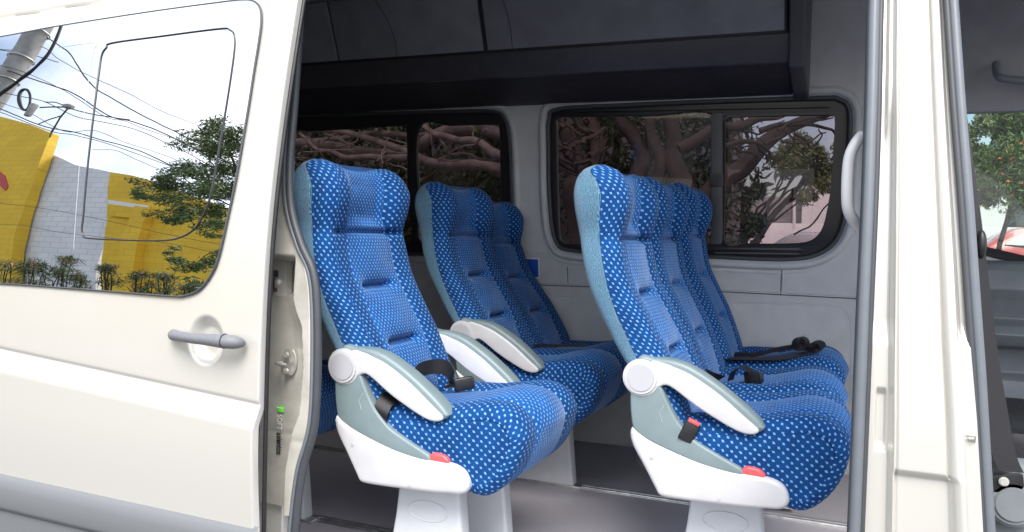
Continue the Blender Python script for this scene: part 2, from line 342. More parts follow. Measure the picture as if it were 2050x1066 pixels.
M_bark = mat('pink_bark', (0.165, 0.135, 0.125), 0.9, col2=(0.05, 0.040, 0.037), nscale=9, bump=1.0, bscale=25, detail=8)
M_bark2 = mat('dark_shaded_bark', (0.055, 0.04, 0.034), 0.9, col2=(0.022, 0.016, 0.014), nscale=8, bump=1.0, bscale=25, detail=8)  # dark bark; on the fig its tone also carries the backlit shade
M_conc = mat('concrete', (0.33, 0.32, 0.30), 0.85, noise=0.2, nscale=5, bump=0.3, bscale=50)
M_wire = mat('cable_black', (0.015, 0.015, 0.017), 0.5, noise=0.2)
def leafm(name, c1, c2):
    m = mat(name, c1, 0.55, col2=c2, nscale=4, detail=8); b = m.node_tree.nodes['Principled BSDF']
    b.inputs['Transmission Weight'].default_value = 0.0; b.inputs['Subsurface Weight'].default_value = 0.0; return m
M_leaf = leafm('leaf_green', (0.045, 0.085, 0.02), (0.10, 0.15, 0.035))
M_leafd = leafm('leaf_dark', (0.022, 0.036, 0.014), (0.05, 0.07, 0.024))
M_leafg = leafm('leaf_grey_green', (0.10, 0.125, 0.055), (0.19, 0.20, 0.10))
M_leafl = leafm('leaf_light', (0.12, 0.19, 0.05), (0.20, 0.27, 0.09))
M_flow = mat('flower_pink', (0.75, 0.38, 0.28), 0.6, noise=0.2)
M_flor = mat('flower_orange', (0.85, 0.16, 0.03), 0.6, noise=0.2)
M_redcar = mat('red_car_paint', (0.50, 0.02, 0.03), 0.25, coat=1.0)
M_silver = mat('silver_car_paint', (0.50, 0.50, 0.52), 0.28, 0.3, coat=1.0)
M_cglass = mat('car_glass', (0.02, 0.025, 0.03), 0.03, spec=1.0)
M_tyre = mat('tyre', (0.02, 0.02, 0.02), 0.8)
M_bwall = mat('white_render', (0.72, 0.70, 0.69), 0.85, noise=0.06, nscale=1.2, bump=0.2, bscale=30)
M_gwall = mat('grey_render', (0.22, 0.21, 0.21), 0.85, noise=0.1, nscale=1.5)
M_blue = mat('sticker_blue', (0.01, 0.07, 0.42), 0.35, noise=0.05)
M_swhite = mat('sticker_white', (0.75, 0.75, 0.75), 0.4, noise=0.02)
M_green = mat('sticker_green', (0.16, 0.75, 0.04), 0.4, noise=0.05)
M_ink = mat('sticker_ink', (0.012, 0.012, 0.012), 0.5, noise=0.1)
M_faded = mat('sticker_faded', (0.72, 0.71, 0.69), 0.4, noise=0.03)
M_signred = mat('red_letter', (0.50, 0.04, 0.04), 0.5, noise=0.1)

# ================================================================== THE VAN
van = empty('tourist_van')
tag(van, 'champagne high roof passenger van with its sliding door pushed back', 'van')

# ---------------- sliding door
def line_z(p1, p2, Yf):
    a = at(*p1, Yf); b = at(*p2, Yf); return lambda X: a[2] + (X - a[0]) * (b[2] - a[2]) / (b[0] - a[0])
zc = line_z((0, 703), (527, 819), DOOR_Y); zt = line_z((0, 949), (527, 1066), DOOR_Y); zg = line_z((0, 38), (230, 0), DOOR_Y)
XE = -1.273
hc = at(410, 682, 1.545); hr = (abs(at(447, 682, 1.545)[0] - hc[0]) + abs(at(372, 682, 1.545)[0] - hc[0])) / 2; hv = abs(at(410, 629, 1.545)[2] - at(410, 735, 1.545)[2]) / 2
xs = np.unique(np.r_[np.linspace(-2.75, -1.75, 90), np.linspace(-1.75, -1.38, 190), np.linspace(-1.38, XE - 0.0165, 50)])
zs = np.unique(np.r_[np.linspace(-0.95, -0.05, 330), np.linspace(-0.05, 0.85, 120)])
XX, ZZ = np.meshgrid(xs, zs); lv = np.vectorize(lean)
def door_relief(X, z):
    d = z - zc(X)
    y = -0.020 * sstep(-d, -0.004, 0.055) + 0.004 * np.exp(-((d - 0.004) / 0.006) ** 2)
    y += 0.03 * sstep(-(z + 0.50), 0.0, 0.55) + 0.06 * sstep(-(z - zt(X)), 0.075, 0.2)
    y += 0.006 * np.exp(-((z - zg(X)) / 0.006) ** 2)
    r = np.hypot((X - hc[0]) / hr, (z - hc[2]) / hv)
    y += 0.024 * (1 - sstep(r, 0.45, 1.0))
    y += 0.004 * sstep((X + 1.9), -0.9, 0.6) ** 2
    return y
YY = 1.54 + lv(ZZ) + door_relief(XX, ZZ)
P = np.stack([XX, YY, ZZ + CZ], -1)
edge = []
for a, (dx, dy) in enumerate([(0.0025, 0.0008), (0.004, 0.003), (0.0045, 0.008), (0.0045, 0.022), (-0.01, 0.026), (-0.12, 0.03)]):
    e = P[:, -1].copy(); e[:, 0] += dx; e[:, 1] += dy; edge.append(e)
P = np.concatenate([P, np.stack(edge, 1)], 1)
door = gridmesh('sliding_door', P, M_paint, van, sharp=50)
def door_surf(z, X=-1.5): return DOOR_Y(z) + float(door_relief(np.array(X), np.array(z)))
tube('edge_gap_shade', [(XE - 0.009, DOOR_Y(z) + 0.028, z + CZ) for z in np.linspace(-0.9, 0.7, 40)], 0.0055, M_black, door, 8)  # black strip stands in for the shaded gap between door and jamb
# window: curved pane following the door's lean
ol = smooth_path(pxz([(-330, 125), (-330, 560), (-200, 562), (0, 568), (200, 582), (340, 593), (372, 592), (400, 580), (425, 548), (440, 510), (456, 440), (475, 350), (495, 235), (510, 140), (519, 85), (524, 45), (522, 18), (510, 4), (488, 1), (440, 6), (300, 25), (120, 53), (0, 75), (-200, 108)], DOOR_Y), 240, closed=True)
def column_fill(ol, n, m):
    X0, X1 = ol[:, 0].min() + 1e-4, ol[:, 0].max() - 1e-5; t = np.linspace(0, 1, n); X = X0 + (X1 - X0) * (1 - (1 - t) ** 2.2)
    lo = []; hi = []
    c = np.vstack([ol, ol[:1]])
    for x in X:
        zz = []
        for a, b in zip(c[:-1], c[1:]):
            if (a[0] - x) * (b[0] - x) <= 0 and a[0] != b[0]: zz.append(a[1] + (x - a[0]) * (b[1] - a[1]) / (b[0] - a[0]))
        lo.append(min(zz)); hi.append(max(zz))
    s = np.linspace(0, 1, m)[:, None]; Z = np.array(lo) * (1 - s) + np.array(hi) * s
    return np.broadcast_to(X, Z.shape), Z
GX, GZ = column_fill(ol, 160, 90)
GY = 1.5365 + lv(GZ)
win = gridmesh('window', np.stack([GX, GY, GZ + CZ], -1), M_mirror, door)
tube('window_seal', [(x, 1.538 + lean(z), z + CZ) for x, z in ol], 0.0028, M_rubber, win, 8, True)
il = smooth_path(pxz([(215, 97), (228, 87), (330, 73), (440, 59), (462, 61), (472, 75), (470, 115), (455, 215), (437, 320), (424, 390), (412, 425), (392, 458), (362, 476), (325, 482), (250, 481), (185, 478), (170, 474), (166, 460), (170, 420), (185, 270), (200, 150), (206, 112)], DOOR_Y), 160, closed=True)
tube('vent_pane_seal', [(x, 1.5355 + lean(z), z + CZ) for x, z in il], 0.0022, M_blackm, win, 6, True)
il2 = smooth_path(pxz([(150, 500), (158, 380), (172, 220), (188, 110), (196, 92), (180, 88), (120, 96)], DOOR_Y), 60)
tube('pane_edge', [(x, 1.5362 + lean(z), z + CZ) for x, z in il2], 0.0007, M_hubg, win, 6)
# plastic trim strip along the bottom
tx = np.linspace(-2.75, XE, 80); prof = [(0.010, 0.004), (0.002, -0.004), (-0.006, -0.012), (-0.03, -0.016), (-0.075, -0.020), (-0.085, -0.016), (-0.094, -0.006), (-0.16, -0.005), (-0.3, -0.005), (-0.42, -0.004)]
TP = np.array([[(x, DOOR_Y(zt(x)) + float(door_relief(np.array(x), zt(x))) + dy, zt(x) + dz + CZ) for x in tx] for dz, dy in prof])
strip = gridmesh('trim_strip', TP, M_trim, door, sharp=40, flip=True)
# handle
hz = lambda x, y: at(x, y, 1.50)
hp = [W(at(x, y, 1.545 + d)) for (x, y), d in zip([(346, 670), (352, 672), (380, 677), (420, 681), (450, 684), (474, 686), (488, 688)], (-0.004, -0.022, -0.036, -0.040, -0.038, -0.028, -0.008))]
hrd = [0.011, 0.0145, 0.0125, 0.0125, 0.0135, 0.0155, 0.017, 0.0165, 0.013, 0.007]
V, Fc = tube_data(smooth_path(hp, 48), hrd, 14); V = [(v[0], 1.545 + (v[1] - 1.545) , v[2]) for v in V]
hdl = mesh('door_handle', V, Fc, M_handle, door, True, 60)
lp = hz(446, 684); tube('lock_seam', [(lp[0] + 0.0 * t, 1.506 - 0.0165 * math.cos(t), lp[2] + CZ + 0.0172 * math.sin(t)) for t in np.linspace(-2, 2, 18)], 0.0011, M_black, hdl, 6)

# ---------------- rear door pillar (painted jamb with latch, roller bracket, lettering)
sealpx = [(618, -60), (606, 0), (598, 60), (588, 200), (578, 330), (581, 415), (601, 488), (625, 545), (633, 620), (633, 760), (626, 860), (602, 950), (588, 1066), (584, 1150)]
SL = smooth_path([at(x, y, AP_Y) for x, y in sealpx], 200)
sz = SL[::-1, 2]; sx_ = SL[::-1, 0]
order = np.argsort(sz); XR = lambda z: np.interp(z, sz[order], sx_[order])
bl = np.array([at(x, y, AP_Y) for x, y in [(556, 1065), (560, 952), (572, 875), (589, 831), (597, 738), (594, 656), (582, 623), (577, 600)]])
XB = lambda z: np.interp(z, bl[:, 2], bl[:, 0])
zz = np.linspace(-0.72, 0.62, 420); ss = np.linspace(0, 1, 110)
PP = np.zeros((len(zz), len(ss), 3)); c0 = at(572, 558, 1.70)
for i, z in enumerate(zz):
    xr = XR(z) - 0.008; X = -1.42 + (xr + 1.42) * ss; b = XB(z)
    top = sstep(np.array(z), -0.105, -0.06)
    prof1 = 0.060 - 0.050 * sstep(X, b - 0.003, b + 0.008) + 0.004 * np.exp(-((X - (xr - 0.016)) / 0.003) ** 2)
    prof1 = prof1 + 0.14 * np.clip(b - X, 0, 0.06) * (0.3 + 0.7 * float(sstep(np.array(z), -0.55, -0.15)))
    prof2 = 0.012 + 0.0 * X
    y = prof1 * (1 - top) + prof2 * top
    q = np.maximum(np.abs(X - (c0[0] - 0.03)) / 0.072, np.abs(z - c0[2]) / 0.046)
    y = y + 0.045 * (1 - sstep(q, 0.86, 1.04))
    y = y + 0.002 * np.exp(-((z + 0.53) / 0.01) ** 2)
    PP[i, :, 0] = X; PP[i, :, 1] = AP_Y(z) + y; PP[i, :, 2] = z + CZ
rp_ = gridmesh('rear_pillar', PP, M_paintin, van, sharp=60)
bx0 = at(548, 558, 1.735)
bm = bmesh.new(); zz0 = bx0[2] + CZ
box(bm, bx0[0] - 0.06, bx0[0] + 0.032, 1.66, 1.715, zz0 + 0.006, zz0 + 0.024, 0.003); box(bm, bx0[0] - 0.06, bx0[0] + 0.026, 1.66, 1.72, zz0 - 0.034, zz0 - 0.022, 0.003)
box(bm, bx0[0] - 0.06, bx0[0] + 0.012, 1.70, 1.725, zz0 - 0.03, zz0 + 0.02, 0.003)
rb = done('roller_bracket', bm, M_black, rp_)
def disc(name, c, r, th, mt, parent, axis='Y', n=28, bev=0.0):
    bm = bmesh.new(); bmesh.ops.create_cone(bm, cap_ends=True, segments=n, radius1=r, radius2=r, depth=th)
    if bev: bmesh.ops.bevel(bm, geom=[e for e in bm.edges if len(e.link_faces) == 2 and any(len(f.verts) > 4 for f in e.link_faces)], offset=bev, segments=2, affect='EDGES')
    rot = Matrix.Rotation(R(90), 3, 'X') if axis == 'Y' else Matrix.Identity(3)
    for v in bm.verts: v.co = rot @ v.co + Vector(c)
    return done(name, bm, mt, parent)
p = at(558, 566, 1.69); disc('bolt', (p[0], 1.69, p[2] + CZ), 0.008, 0.012, M_metal, rb, bev=0.002)
lc = at(572, 727, 1.695)
def yj(z): return AP_Y(z) + 0.060
st = plate('latch_striker', [roundpoly([(lc[0] + a, lc[2] + b) for a, b in ((-.024, .012), (-.012, .034), (.012, .034), (.022, .014), (.022, -.014), (.012, -.034), (-.010, -.034), (-.024, -.012))], 0.006)], 0.004, 0.001, M_metal, rp_, y0=-0.005, Yf=yj)
for dz in (0.021, -0.021): disc('screw', (lc[0] + 0.002, 1.694, lc[2] + dz + CZ), 0.0075, 0.007, M_metal, st, bev=0.0015)
tube('pin', [(lc[0] - 0.012, 1.695, lc[2] + CZ), (lc[0] - 0.008, 1.668, lc[2] + CZ + 0.002), (lc[0] + 0.012, 1.655, lc[2] + CZ + 0.003), (lc[0] + 0.03, 1.658, lc[2] + CZ + 0.003)], 0.004, M_metal, st, 12)
# lettering reads downwards
def lettering(name, txt, size, mt, parent, px, py, Y, bold=0.0, sx=1.0):
    cu = bpy.data.curves.new(name, 'FONT'); cu.body = txt; cu.size = size; cu.extrude = 0.0003; cu.offset = bold
    to = bpy.data.objects.new('tmp', cu); COL.objects.link(to); dg = bpy.context.evaluated_depsgraph_get()
    me = bpy.data.meshes.new_from_object(to.evaluated_get(dg)); bpy.data.objects.remove(to); bpy.data.curves.remove(cu); me.materials.clear()
    p = at(px, py, Y)
    for v in me.vertices:
        x, y, z = v.co; v.co = (p[0] + y, Y - z, p[2] + CZ - x * sx)
    return link(name, me, mt, parent, False)
YS = 1.7085
g0 = at(555, 812, YS); g1 = at(568, 826, YS)
stk = plate('sticker', [roundpoly([(g0[0], g0[2]), (g1[0], g0[2]), (g1[0], g1[2]), (g0[0], g1[2])], 0.001)], 0.0006, 0.0001, M_green, rp_, y0=0.0, Yf=lambda z: YS - 0.0006)
lettering('mark', 'J', 0.019, M_swhite, stk, 557, 815, YS - 0.0008, 0.0004)
lettering('lettering', 'SOFT', 0.0235, M_faded, stk, 555, 829, YS, 0.0, 0.75)
lettering('lettering', 'asientos', 0.0265, M_ink, stk, 554, 866, YS, 0.0005, 0.66)
# ---------------- door opening seal
loop = [at(x, y, AP_Y) for x, y in sealpx]
ro = [(1703, 1150), (1707, 1066), (1716, 850), (1726, 600), (1735, 400), (1742, 200), (1747, 0), (1748, -60)]
lr = [at(x, y, AP_Y) for x, y in ro]
topz = 0.80
full = [loop[0] + np.array([0.02, 0.05, topz - 0.1 - loop[0][2]])]
sealL = smooth_path([np.array([-1.19, AP_Y(0.75), 0.76]), np.array([-1.235, AP_Y(0.68), 0.66])] + loop[1:], 260)
sealR = smooth_path(lr[:-1] + [np.array([0.02, AP_Y(0.66), 0.66]), np.array([-0.03, AP_Y(0.76), 0.76])], 200)
sealp = np.vstack([sealL[::-1], np.array([[-1.13, AP_Y(0.79), 0.79], [-0.1, AP_Y(0.79), 0.79]]), sealR[::-1]])
def off(p, dx, dy): q = np.array(p, float); q[:, 0] += dx; q[:, 1] += dy; q[:, 2] += CZ; return q
sl1 = tube('door_seal', off(sealp, 0, 0.004), 0.0105, M_rubber, van, 12)
tube('seal_lip', off(sealL, -0.0125, 0.002), 0.0065, M_rubberg, sl1, 8)
tube('seal_lip', off(sealR, 0.0150, 0.008), 0.0062, M_rubber, sl1, 8)
tube('seal_lip', off(sealR, 0.003, -0.002), 0.0105, M_rubberg, sl1, 8)
# top left corner fitting
p = at(604, 6, 1.72); bm = bmesh.new(); box(bm, p[0] - .012, p[0] + .006, 1.70, 1.72, p[2] + CZ - .03, p[2] + CZ + .02, .003); box(bm, p[0] - .02, p[0] + .004, 1.69, 1.71, p[2] + CZ - .05, p[2] + CZ - .042, .002)
done('corner_clip', bm, M_metal, van)

# ---------------- front door pillar
Lp = np.array([at(x, y, AP_Y) for x, y in [(1715, 1120), (1717, 1066), (1727, 850), (1738, 600), (1747, 400), (1754, 200), (1760, 0), (1762, -80)]])
Rp = np.array([at(x, y, AP_Y) for x, y in [(1976, 1120), (1972, 1066), (1960, 850), (1947, 700), (1937, 550), (1922, 350), (1910, 180), (1899, 0), (1893, -80)]])
zz = np.linspace(-0.66, 0.60, 560); ss = np.linspace(0, 1, 190)
PP = np.zeros((len(zz), len(ss), 3))
def pyz(y, x=1820): return at(x, y, AP_Y)[2]
zst = [pyz(v) for v in (160, 300, 655, 690, 745, 955, 980)]
for i, z in enumerate(zz):
    xl = np.interp(z, Lp[:, 2], Lp[:, 0]); xr = np.interp(z, Rp[:, 2], Rp[:, 0]); X = xl + (xr - xl) * ss; s = ss
    s2 = 0.285 - 0.015 * z
    low = float(1 - sstep(np.array(z), zst[5] - 0.004, zst[5] + 0.012))            # under the cross step
    up = float(sstep(np.array(z), zst[1], zst[0]))
    mid = float(sstep(np.array(z), zst[3] - .01, zst[2] + .01))
    fl = 0.022 - 0.010 * sstep(s, 0.12, 0.17) * up + 0.014 * mid * (1 - up) * (1 - sstep(s, .20, .27))
    y = fl * (1 - sstep(s, s2 - 0.07, s2)) 
    y = y + 0.0045 * np.exp(-((s - s2 - 0.01) / 0.011) ** 2)
    g = 0.735 + 0.03 * low
    y = y + 0.0075 * np.exp(-((s - g) / 0.014) ** 2) * (1 if low < .5 else .4)
    y = y - 0.006 * np.exp(-((s - g - .07) / 0.05) ** 2)
    y = y + 0.045 * sstep(s, 0.86, 0.93) * (0.55 + 0.45 * mid)
    y = y + low * 0.014 * sstep(s, s2 - .02, s2 + .02) * (1 - sstep(s, g - .04, g + .02))
    pocket = (1 - sstep(np.abs(np.array(z) - (zst[4] + zst[5]) / 2), 0.045, 0.062)) * (1 - sstep(np.abs(s - 0.16), 0.03, 0.055)); y = y + 0.010 * pocket
    fit = 0.5 * sstep(np.array(z), zst[1] - .05, zst[1] + .02) * (1 - sstep(s, 0.0, .1)) * 0.01; y = y - fit
    PP[i, :, 0] = X; PP[i, :, 1] = AP_Y(z) + y; PP[i, :, 2] = z + CZ
fp = gridmesh('front_pillar', PP, M_paint, van, sharp=60)
sealF = smooth_path([at(x + 13, y, AP_Y) for x, y in [(1976, 1150), (1972, 1066), (1962, 900), (1953, 750), (1942, 600), (1928, 400), (1912, 200), (1898, 0), (1892, -80)]], 120)
fs = tube('door_seal', off(sealF, 0.002, 0.036), 0.0095, M_rubberg, van, 12)
tube('seal_lip', off(sealF, -0.010, 0.032), 0.0065, M_rubber, fs, 8)
p = at(1932, 872, 1.68)
bm = bmesh.new(); box(bm, p[0] - .020, p[0] - .016, 1.665, 1.70, p[2] + CZ - .035, p[2] + CZ + .03, .0012); 
sk = done('latch_striker', bm, M_metal, fp)
tube('pin', [(p[0] - .018, 1.675, p[2] + CZ + .004), (p[0] + .014, 1.665, p[2] + CZ + .004), (p[0] + .016, 1.675, p[2] + CZ - .006), (p[0] - .018, 1.685, p[2] + CZ - .006)], 0.0035, M_metal, sk, 8)

# ---------------- outer shell parts that close the body
def slab(name, x0, x1, y0, y1, z0, z1, mt, bev=0.004, parent=van):
    bm = bmesh.new(); box(bm, x0, x1, y0, y1, z0 + CZ, z1 + CZ, bev); return done(name, bm, mt, parent)
slab('side_panel', -4.3, -1.36, 1.735, 1.765, -1.15, 1.12, M_paint)
slab('door_header', -1.36, 0.10, 1.81, 1.86, 0.80, 1.12, M_paint)
slab('sill', -1.30, 0.30, 1.63, 1.70, -1.22, -0.97, M_paint)
plate('pillar_lining', [densify([(0.06, -0.95), (0.20, -0.95), (0.155, 0.78), (0.05, 0.78)], 120)], 0.08, 0.015, M_dash, van, y0=0.085, Yf=AP_Y)
slab('roof', -4.3, 1.9, 1.80, 3.62, 1.06, 1.12, M_paint)
slab('ceiling_lining', -4.2, 1.8, 1.86, 3.58, 1.02, 1.055, M_headl)
slab('rear_wall', -4.3, -4.2, 1.75, 3.62, -1.15, 1.06, M_lining)
slab('header_lining', -1.36, 1.6, 1.865, 1.885, 0.79, 1.02, M_headl)
slab('far_side_skin', -4.3, -3.0, 3.66, 3.70, -1.2, 1.06, M_paint)
# ---------------- floor and seat rails
fl = slab('cabin_floor', -4.2, 0.28, 1.70, 3.66, -1.0, -0.95, M_floor, 0.002)
for yr, nm in ((2.21, 0), (2.95, 1)):
    bm = bmesh.new(); box(bm, -4.1, 0.26, yr - 0.018, yr - 0.005, CZ - 0.951, CZ - 0.944, 0.0015); box(bm, -4.1, 0.26, yr + 0.005, yr + 0.018, CZ - 0.951, CZ - 0.944, 0.0015); box(bm, -4.1, 0.26, yr - 0.026, yr + 0.026, CZ - 0.952, CZ - 0.9475, 0.001)
    done('seat_rail', bm, M_alu, van)

# ---------------- far wall with its windows
w2o = rr_px([(1100, 400), (1098, 300), (1099, 240), (1118, 219), (1250, 211), (1450, 203), (1640, 197), (1678, 199), (1700, 222), (1699, 310), (1692, 423), (1674, 480), (1634, 510), (1568, 519), (1425, 514), (1280, 508), (1150, 502), (1112, 482)], WALL_Y, 120)
w1o = rr_px([(1024, 480), (1022, 360), (1019, 290), (1010, 242), (985, 224), (900, 224), (760, 228), (600, 232), (520, 236), (480, 250), (470, 300), (470, 420), (480, 480), (520, 505), (800, 508), (1000, 508)], WALL_Y, 120)
cwo = rr_px([(1925, 186), (2050, 196), (2220, 206), (2330, 216), (2370, 260), (2450, 560), (2300, 556), (2130, 540), (2050, 524), (1972, 506), (1930, 500), (1915, 480), (1912, 330), (1912, 210)], WALL_Y, 120)
big = densify([(-3.0, -0.98), (1.75, -0.98), (1.75, 1.06), (-3.0, 1.06)], 200)
fw = plate('far_wall', [big, w2o, w1o, cwo], 0.05, 0.004, M_lining, van, y0=0.0, Yf=WALL_Y)
def grow(ol, d):
    P = np.array(ol); c = P.mean(0); T = np.roll(P, -1, 0) - np.roll(P, 1, 0); N = np.stack([T[:, 1], -T[:, 0]], 1); N /= np.linalg.norm(N, axis=1)[:, None] + 1e-12
    if ((P - c) * N).sum() < 0: N = -N
    return [tuple(q) for q in P + N * d]
lm = M_lining
for o in (w2o, w1o):
    tube('window_lip', [(x, WALL_Y(z) - 0.0, z + CZ) for x, z in grow(o, 0.030)], 0.016, lm, fw, 12, True)
    tube('window_rubber', [(x, WALL_Y(z) + 0.004, z + CZ) for x, z in grow(o, 0.002)], 0.010, M_rubber, fw, 10, True)
p2r = rr_px([(1449, 240), (1450, 233), (1550, 230), (1660, 229), (1672, 238), (1670, 290), (1665, 370), (1655, 430), (1643, 465), (1620, 484), (1580, 489), (1500, 489), (1450, 488), (1448, 400)], WALL_Y, 90)
p2l = rr_px([(1112, 260), (1114, 236), (1150, 233), (1300, 230), (1419, 226), (1421, 300), (1421, 400), (1421, 488), (1300, 490), (1150, 489), (1124, 484), (1116, 460), (1113, 350)], WALL_Y, 90)
sw = plate('side_window', [grow(w2o, 0.004), p2r, p2l], 0.02, 0.003, M_blackm, fw, y0=0.022, Yf=WALL_Y)
for pp, nm in ((p2r, 0), (p2l, 1)): plate('pane', [grow(pp, 0.006)], 0.004, 0.0005, M_gl_far, sw if False else fw, y0=0.046 + 0.006 * nm, Yf=WALL_Y)
def bar(name, pts, hw, Y0, th, mt, parent):
    a = np.array([at(*pts[0], WALL_Y), at(*pts[1], WALL_Y)]); d = a[1] - a[0]; n = np.array([-d[2], d[0]]); n = n / np.linalg.norm(n) * hw
    q = [(a[0][0] + n[0], a[0][2] + n[1]), (a[1][0] + n[0], a[1][2] + n[1]), (a[1][0] - n[0], a[1][2] - n[1]), (a[0][0] - n[0], a[0][2] - n[1])]
    return plate(name, [densify(q, 60)], th, 0.002, mt, parent, y0=Y0, Yf=WALL_Y)
bar('mullion', ((1434, 226), (1434, 490)), 0.024, 0.008, 0.02, M_rackl, fw)
bar('window_catch', ((1433, 346), (1434, 374)), 0.029, 0.002, 0.02, M_blackm, fw)
bar('window_track', ((1130, 222), (1662, 212)), 0.006, 0.006, 0.02, M_blackm, fw)
bar('window_track', ((1140, 497), (1610, 500)), 0.007, 0.004, 0.024, M_blackm, fw)
bar('window_track', ((1430, 507), (1600, 509)), 0.004, 0.004, 0.024, M_rackl, fw)
p1r = rr_px([(834, 256), (900, 251), (985, 249), (996, 258), (998, 330), (1000, 430), (1002, 480), (900, 484), (838, 484), (835, 400)], WALL_Y, 80)
p1l = rr_px([(500, 268), (620, 262), (700, 257), (805, 251), (810, 258), (812, 400), (813, 484), (700, 484), (510, 484), (500, 400)], WALL_Y, 80)
sw1 = plate('side_window', [grow(w1o, 0.004), p1r, p1l], 0.02, 0.003, M_blackm, fw, y0=0.018, Yf=WALL_Y)
for pp in (p1r, p1l): plate('pane', [grow(pp, 0.006)], 0.004, 0.0005, M_gl_far, fw, y0=0.046, Yf=WALL_Y)
# panel creases and raised lines of the lining
def rib(pts, r, Y0, mt=lm): return tube('lining_seam', [(q[0], q[1] + Y0, q[2] + CZ) for q in smooth_path([at(x, y, WALL_Y) for x, y in pts], 60)], r, mt, fw, 8)
rib([(1000, 560), (1085, 566), (1300, 574), (1453, 580), (1760, 596)], 0.0035, 0.0)
rib([(1000, 565), (1085, 571), (1300, 579), (1453, 585), (1760, 601)], 0.0022, 0.0, M_groove)
rib([(1565, 526), (1563, 590)], 0.0016, 0.0, M_groove); rib([(1136, 535), (1137, 570)], 0.0016, 0.0, M_groove)
rib([(1568, 526), (1566, 590)], 0.0026, 0.0)
rib([(1085, 250), (1083, 400), (1088, 470), (1105, 512), (1140, 527), (1300, 534), (1500, 545), (1600, 545), (1660, 520), (1695, 470), (1712, 400), (1718, 300)], 0.006, 0.004)
rib([(1455, 604), (1600, 607), (1672, 612), (1697, 630), (1704, 665), (1704, 760)], 0.003, 0.001)
rib([(1085, 200), (1300, 190), (1550, 182), (1690, 180), (1712, 196), (1718, 240)], 0.006, 0.004)
# lower lining panel stands a little proud of the wall
lowp = pxz([(900, 585), (1300, 600), (1655, 612), (1685, 622), (1696, 650), (1694, 900), (900, 880)], WALL_Y)
plate('lining_panel', [roundpoly(lowp, 0.03)], 0.014, 0.005, lm, fw, y0=-0.008, Yf=WALL_Y)
# blue sticker
bs = pxz([(1040, 516), (1083, 517), (1084, 558), (1041, 556)], WALL_Y)
sb = plate('wall_sticker', [bs], 0.002, 0.0003, M_swhite, fw, y0=-0.022, Yf=WALL_Y); sb['label'] = 'plain blue sticker with white border beside the window'
plate('sticker_field', [pxz([(1042, 518.5), (1080.5, 519.5), (1081.5, 555), (1043, 553.5)], WALL_Y)], 0.001, 0.0002, M_blue, sb, y0=-0.0235, Yf=WALL_Y)

# ---------------- luggage rack along the far wall
def extr(name, prof, x0, x1, mt, parent, sharp=30, n=2, bev=0.006):
    bm = bmesh.new(); a = [bm.verts.new((x0, y, z + CZ)) for y, z in prof]; b = [bm.verts.new((x1, y, z + CZ)) for y, z in prof]; k = len(prof)
    for i in range(k): bm.faces.new((a[i], a[(i + 1) % k], b[(i + 1) % k], b[i]))
    bm.faces.new(a[::-1]); bm.faces.new(b); bmesh.ops.recalc_face_normals(bm, faces=bm.faces[:])
    if bev: bmesh.ops.bevel(bm, geom=bm.edges[:], offset=bev, segments=3, affect='EDGES', profile=0.5)
    return done(name, bm, mt, parent, sharp)
RX = at(1577, 66, 3.15)[0]
rack = extr('luggage_rack', [(3.165, 0.762), (3.20, 0.675), (3.50, 0.610), (3.60, 0.60), (3.60, 1.02), (3.08, 1.02)], -4.1, RX, M_rackd, van)
extr('rack_lip', [(3.150, 0.765), (3.190, 0.668), (3.215, 0.668), (3.20, 0.775)], -4.1, RX + 0.012, M_rackl, rack, bev=0.004)
XS = at(969, 60, 3.13)[0]
for a, b in ((-4.1, XS - 0.74), (XS - 0.73, XS - 0.012), (XS + 0.012, RX - 0.012)):
    extr('rack_front', [(3.146, 0.775), (3.048, 1.015), (3.07, 1.018), (3.166, 0.78)], a, b, M_headl, rack, bev=0.005)
def rk(x, y, o=0.0): 
    f_ = lambda z: 3.146 - (z - 0.775) * 0.408 - o
    q = at(x, y, f_); return (q[0], q[1], q[2] + CZ)
tube('rack_seam', smooth_path([rk(990, -40, .001), rk(1010, 10, .001), (rk(1022, 60, .001)), rk(1026, 105, .001)], 30), 0.0014, M_groove, rack, 6)
tube('rack_seam', smooth_path([rk(745, -10, .001), rk(775, 40, .001), (rk(790, 80, .001)), rk(795, 118, .001)], 30), 0.0014, M_groove, rack, 6)
extr('rack_end_cap', [(3.135, 0.775), (3.175, 0.645), (3.52, 0.585), (3.61, 0.585), (3.61, 1.03), (3.03, 1.03)], RX + 0.004, RX + 0.062, M_rackl, rack, bev=0.008)
extr('upper_lining', [(3.56, 0.60), (3.60, 0.56), (3.62, 0.57), (3.60, 1.04), (3.50, 1.04)], RX + 0.063, 1.6, M_headl, van, bev=0.004)

# ---------------- grab handle on the front pillar
gp = [at(1726, 272, 1.80), at(1712, 290, 1.785), at(1699, 325, 1.78), at(1696, 400, 1.78), at(1703, 432, 1.785), at(1722, 458, 1.80)]
tube('grab_handle', off(smooth_path(gp, 40), 0, 0), 0.0115, M_white, van, 14)

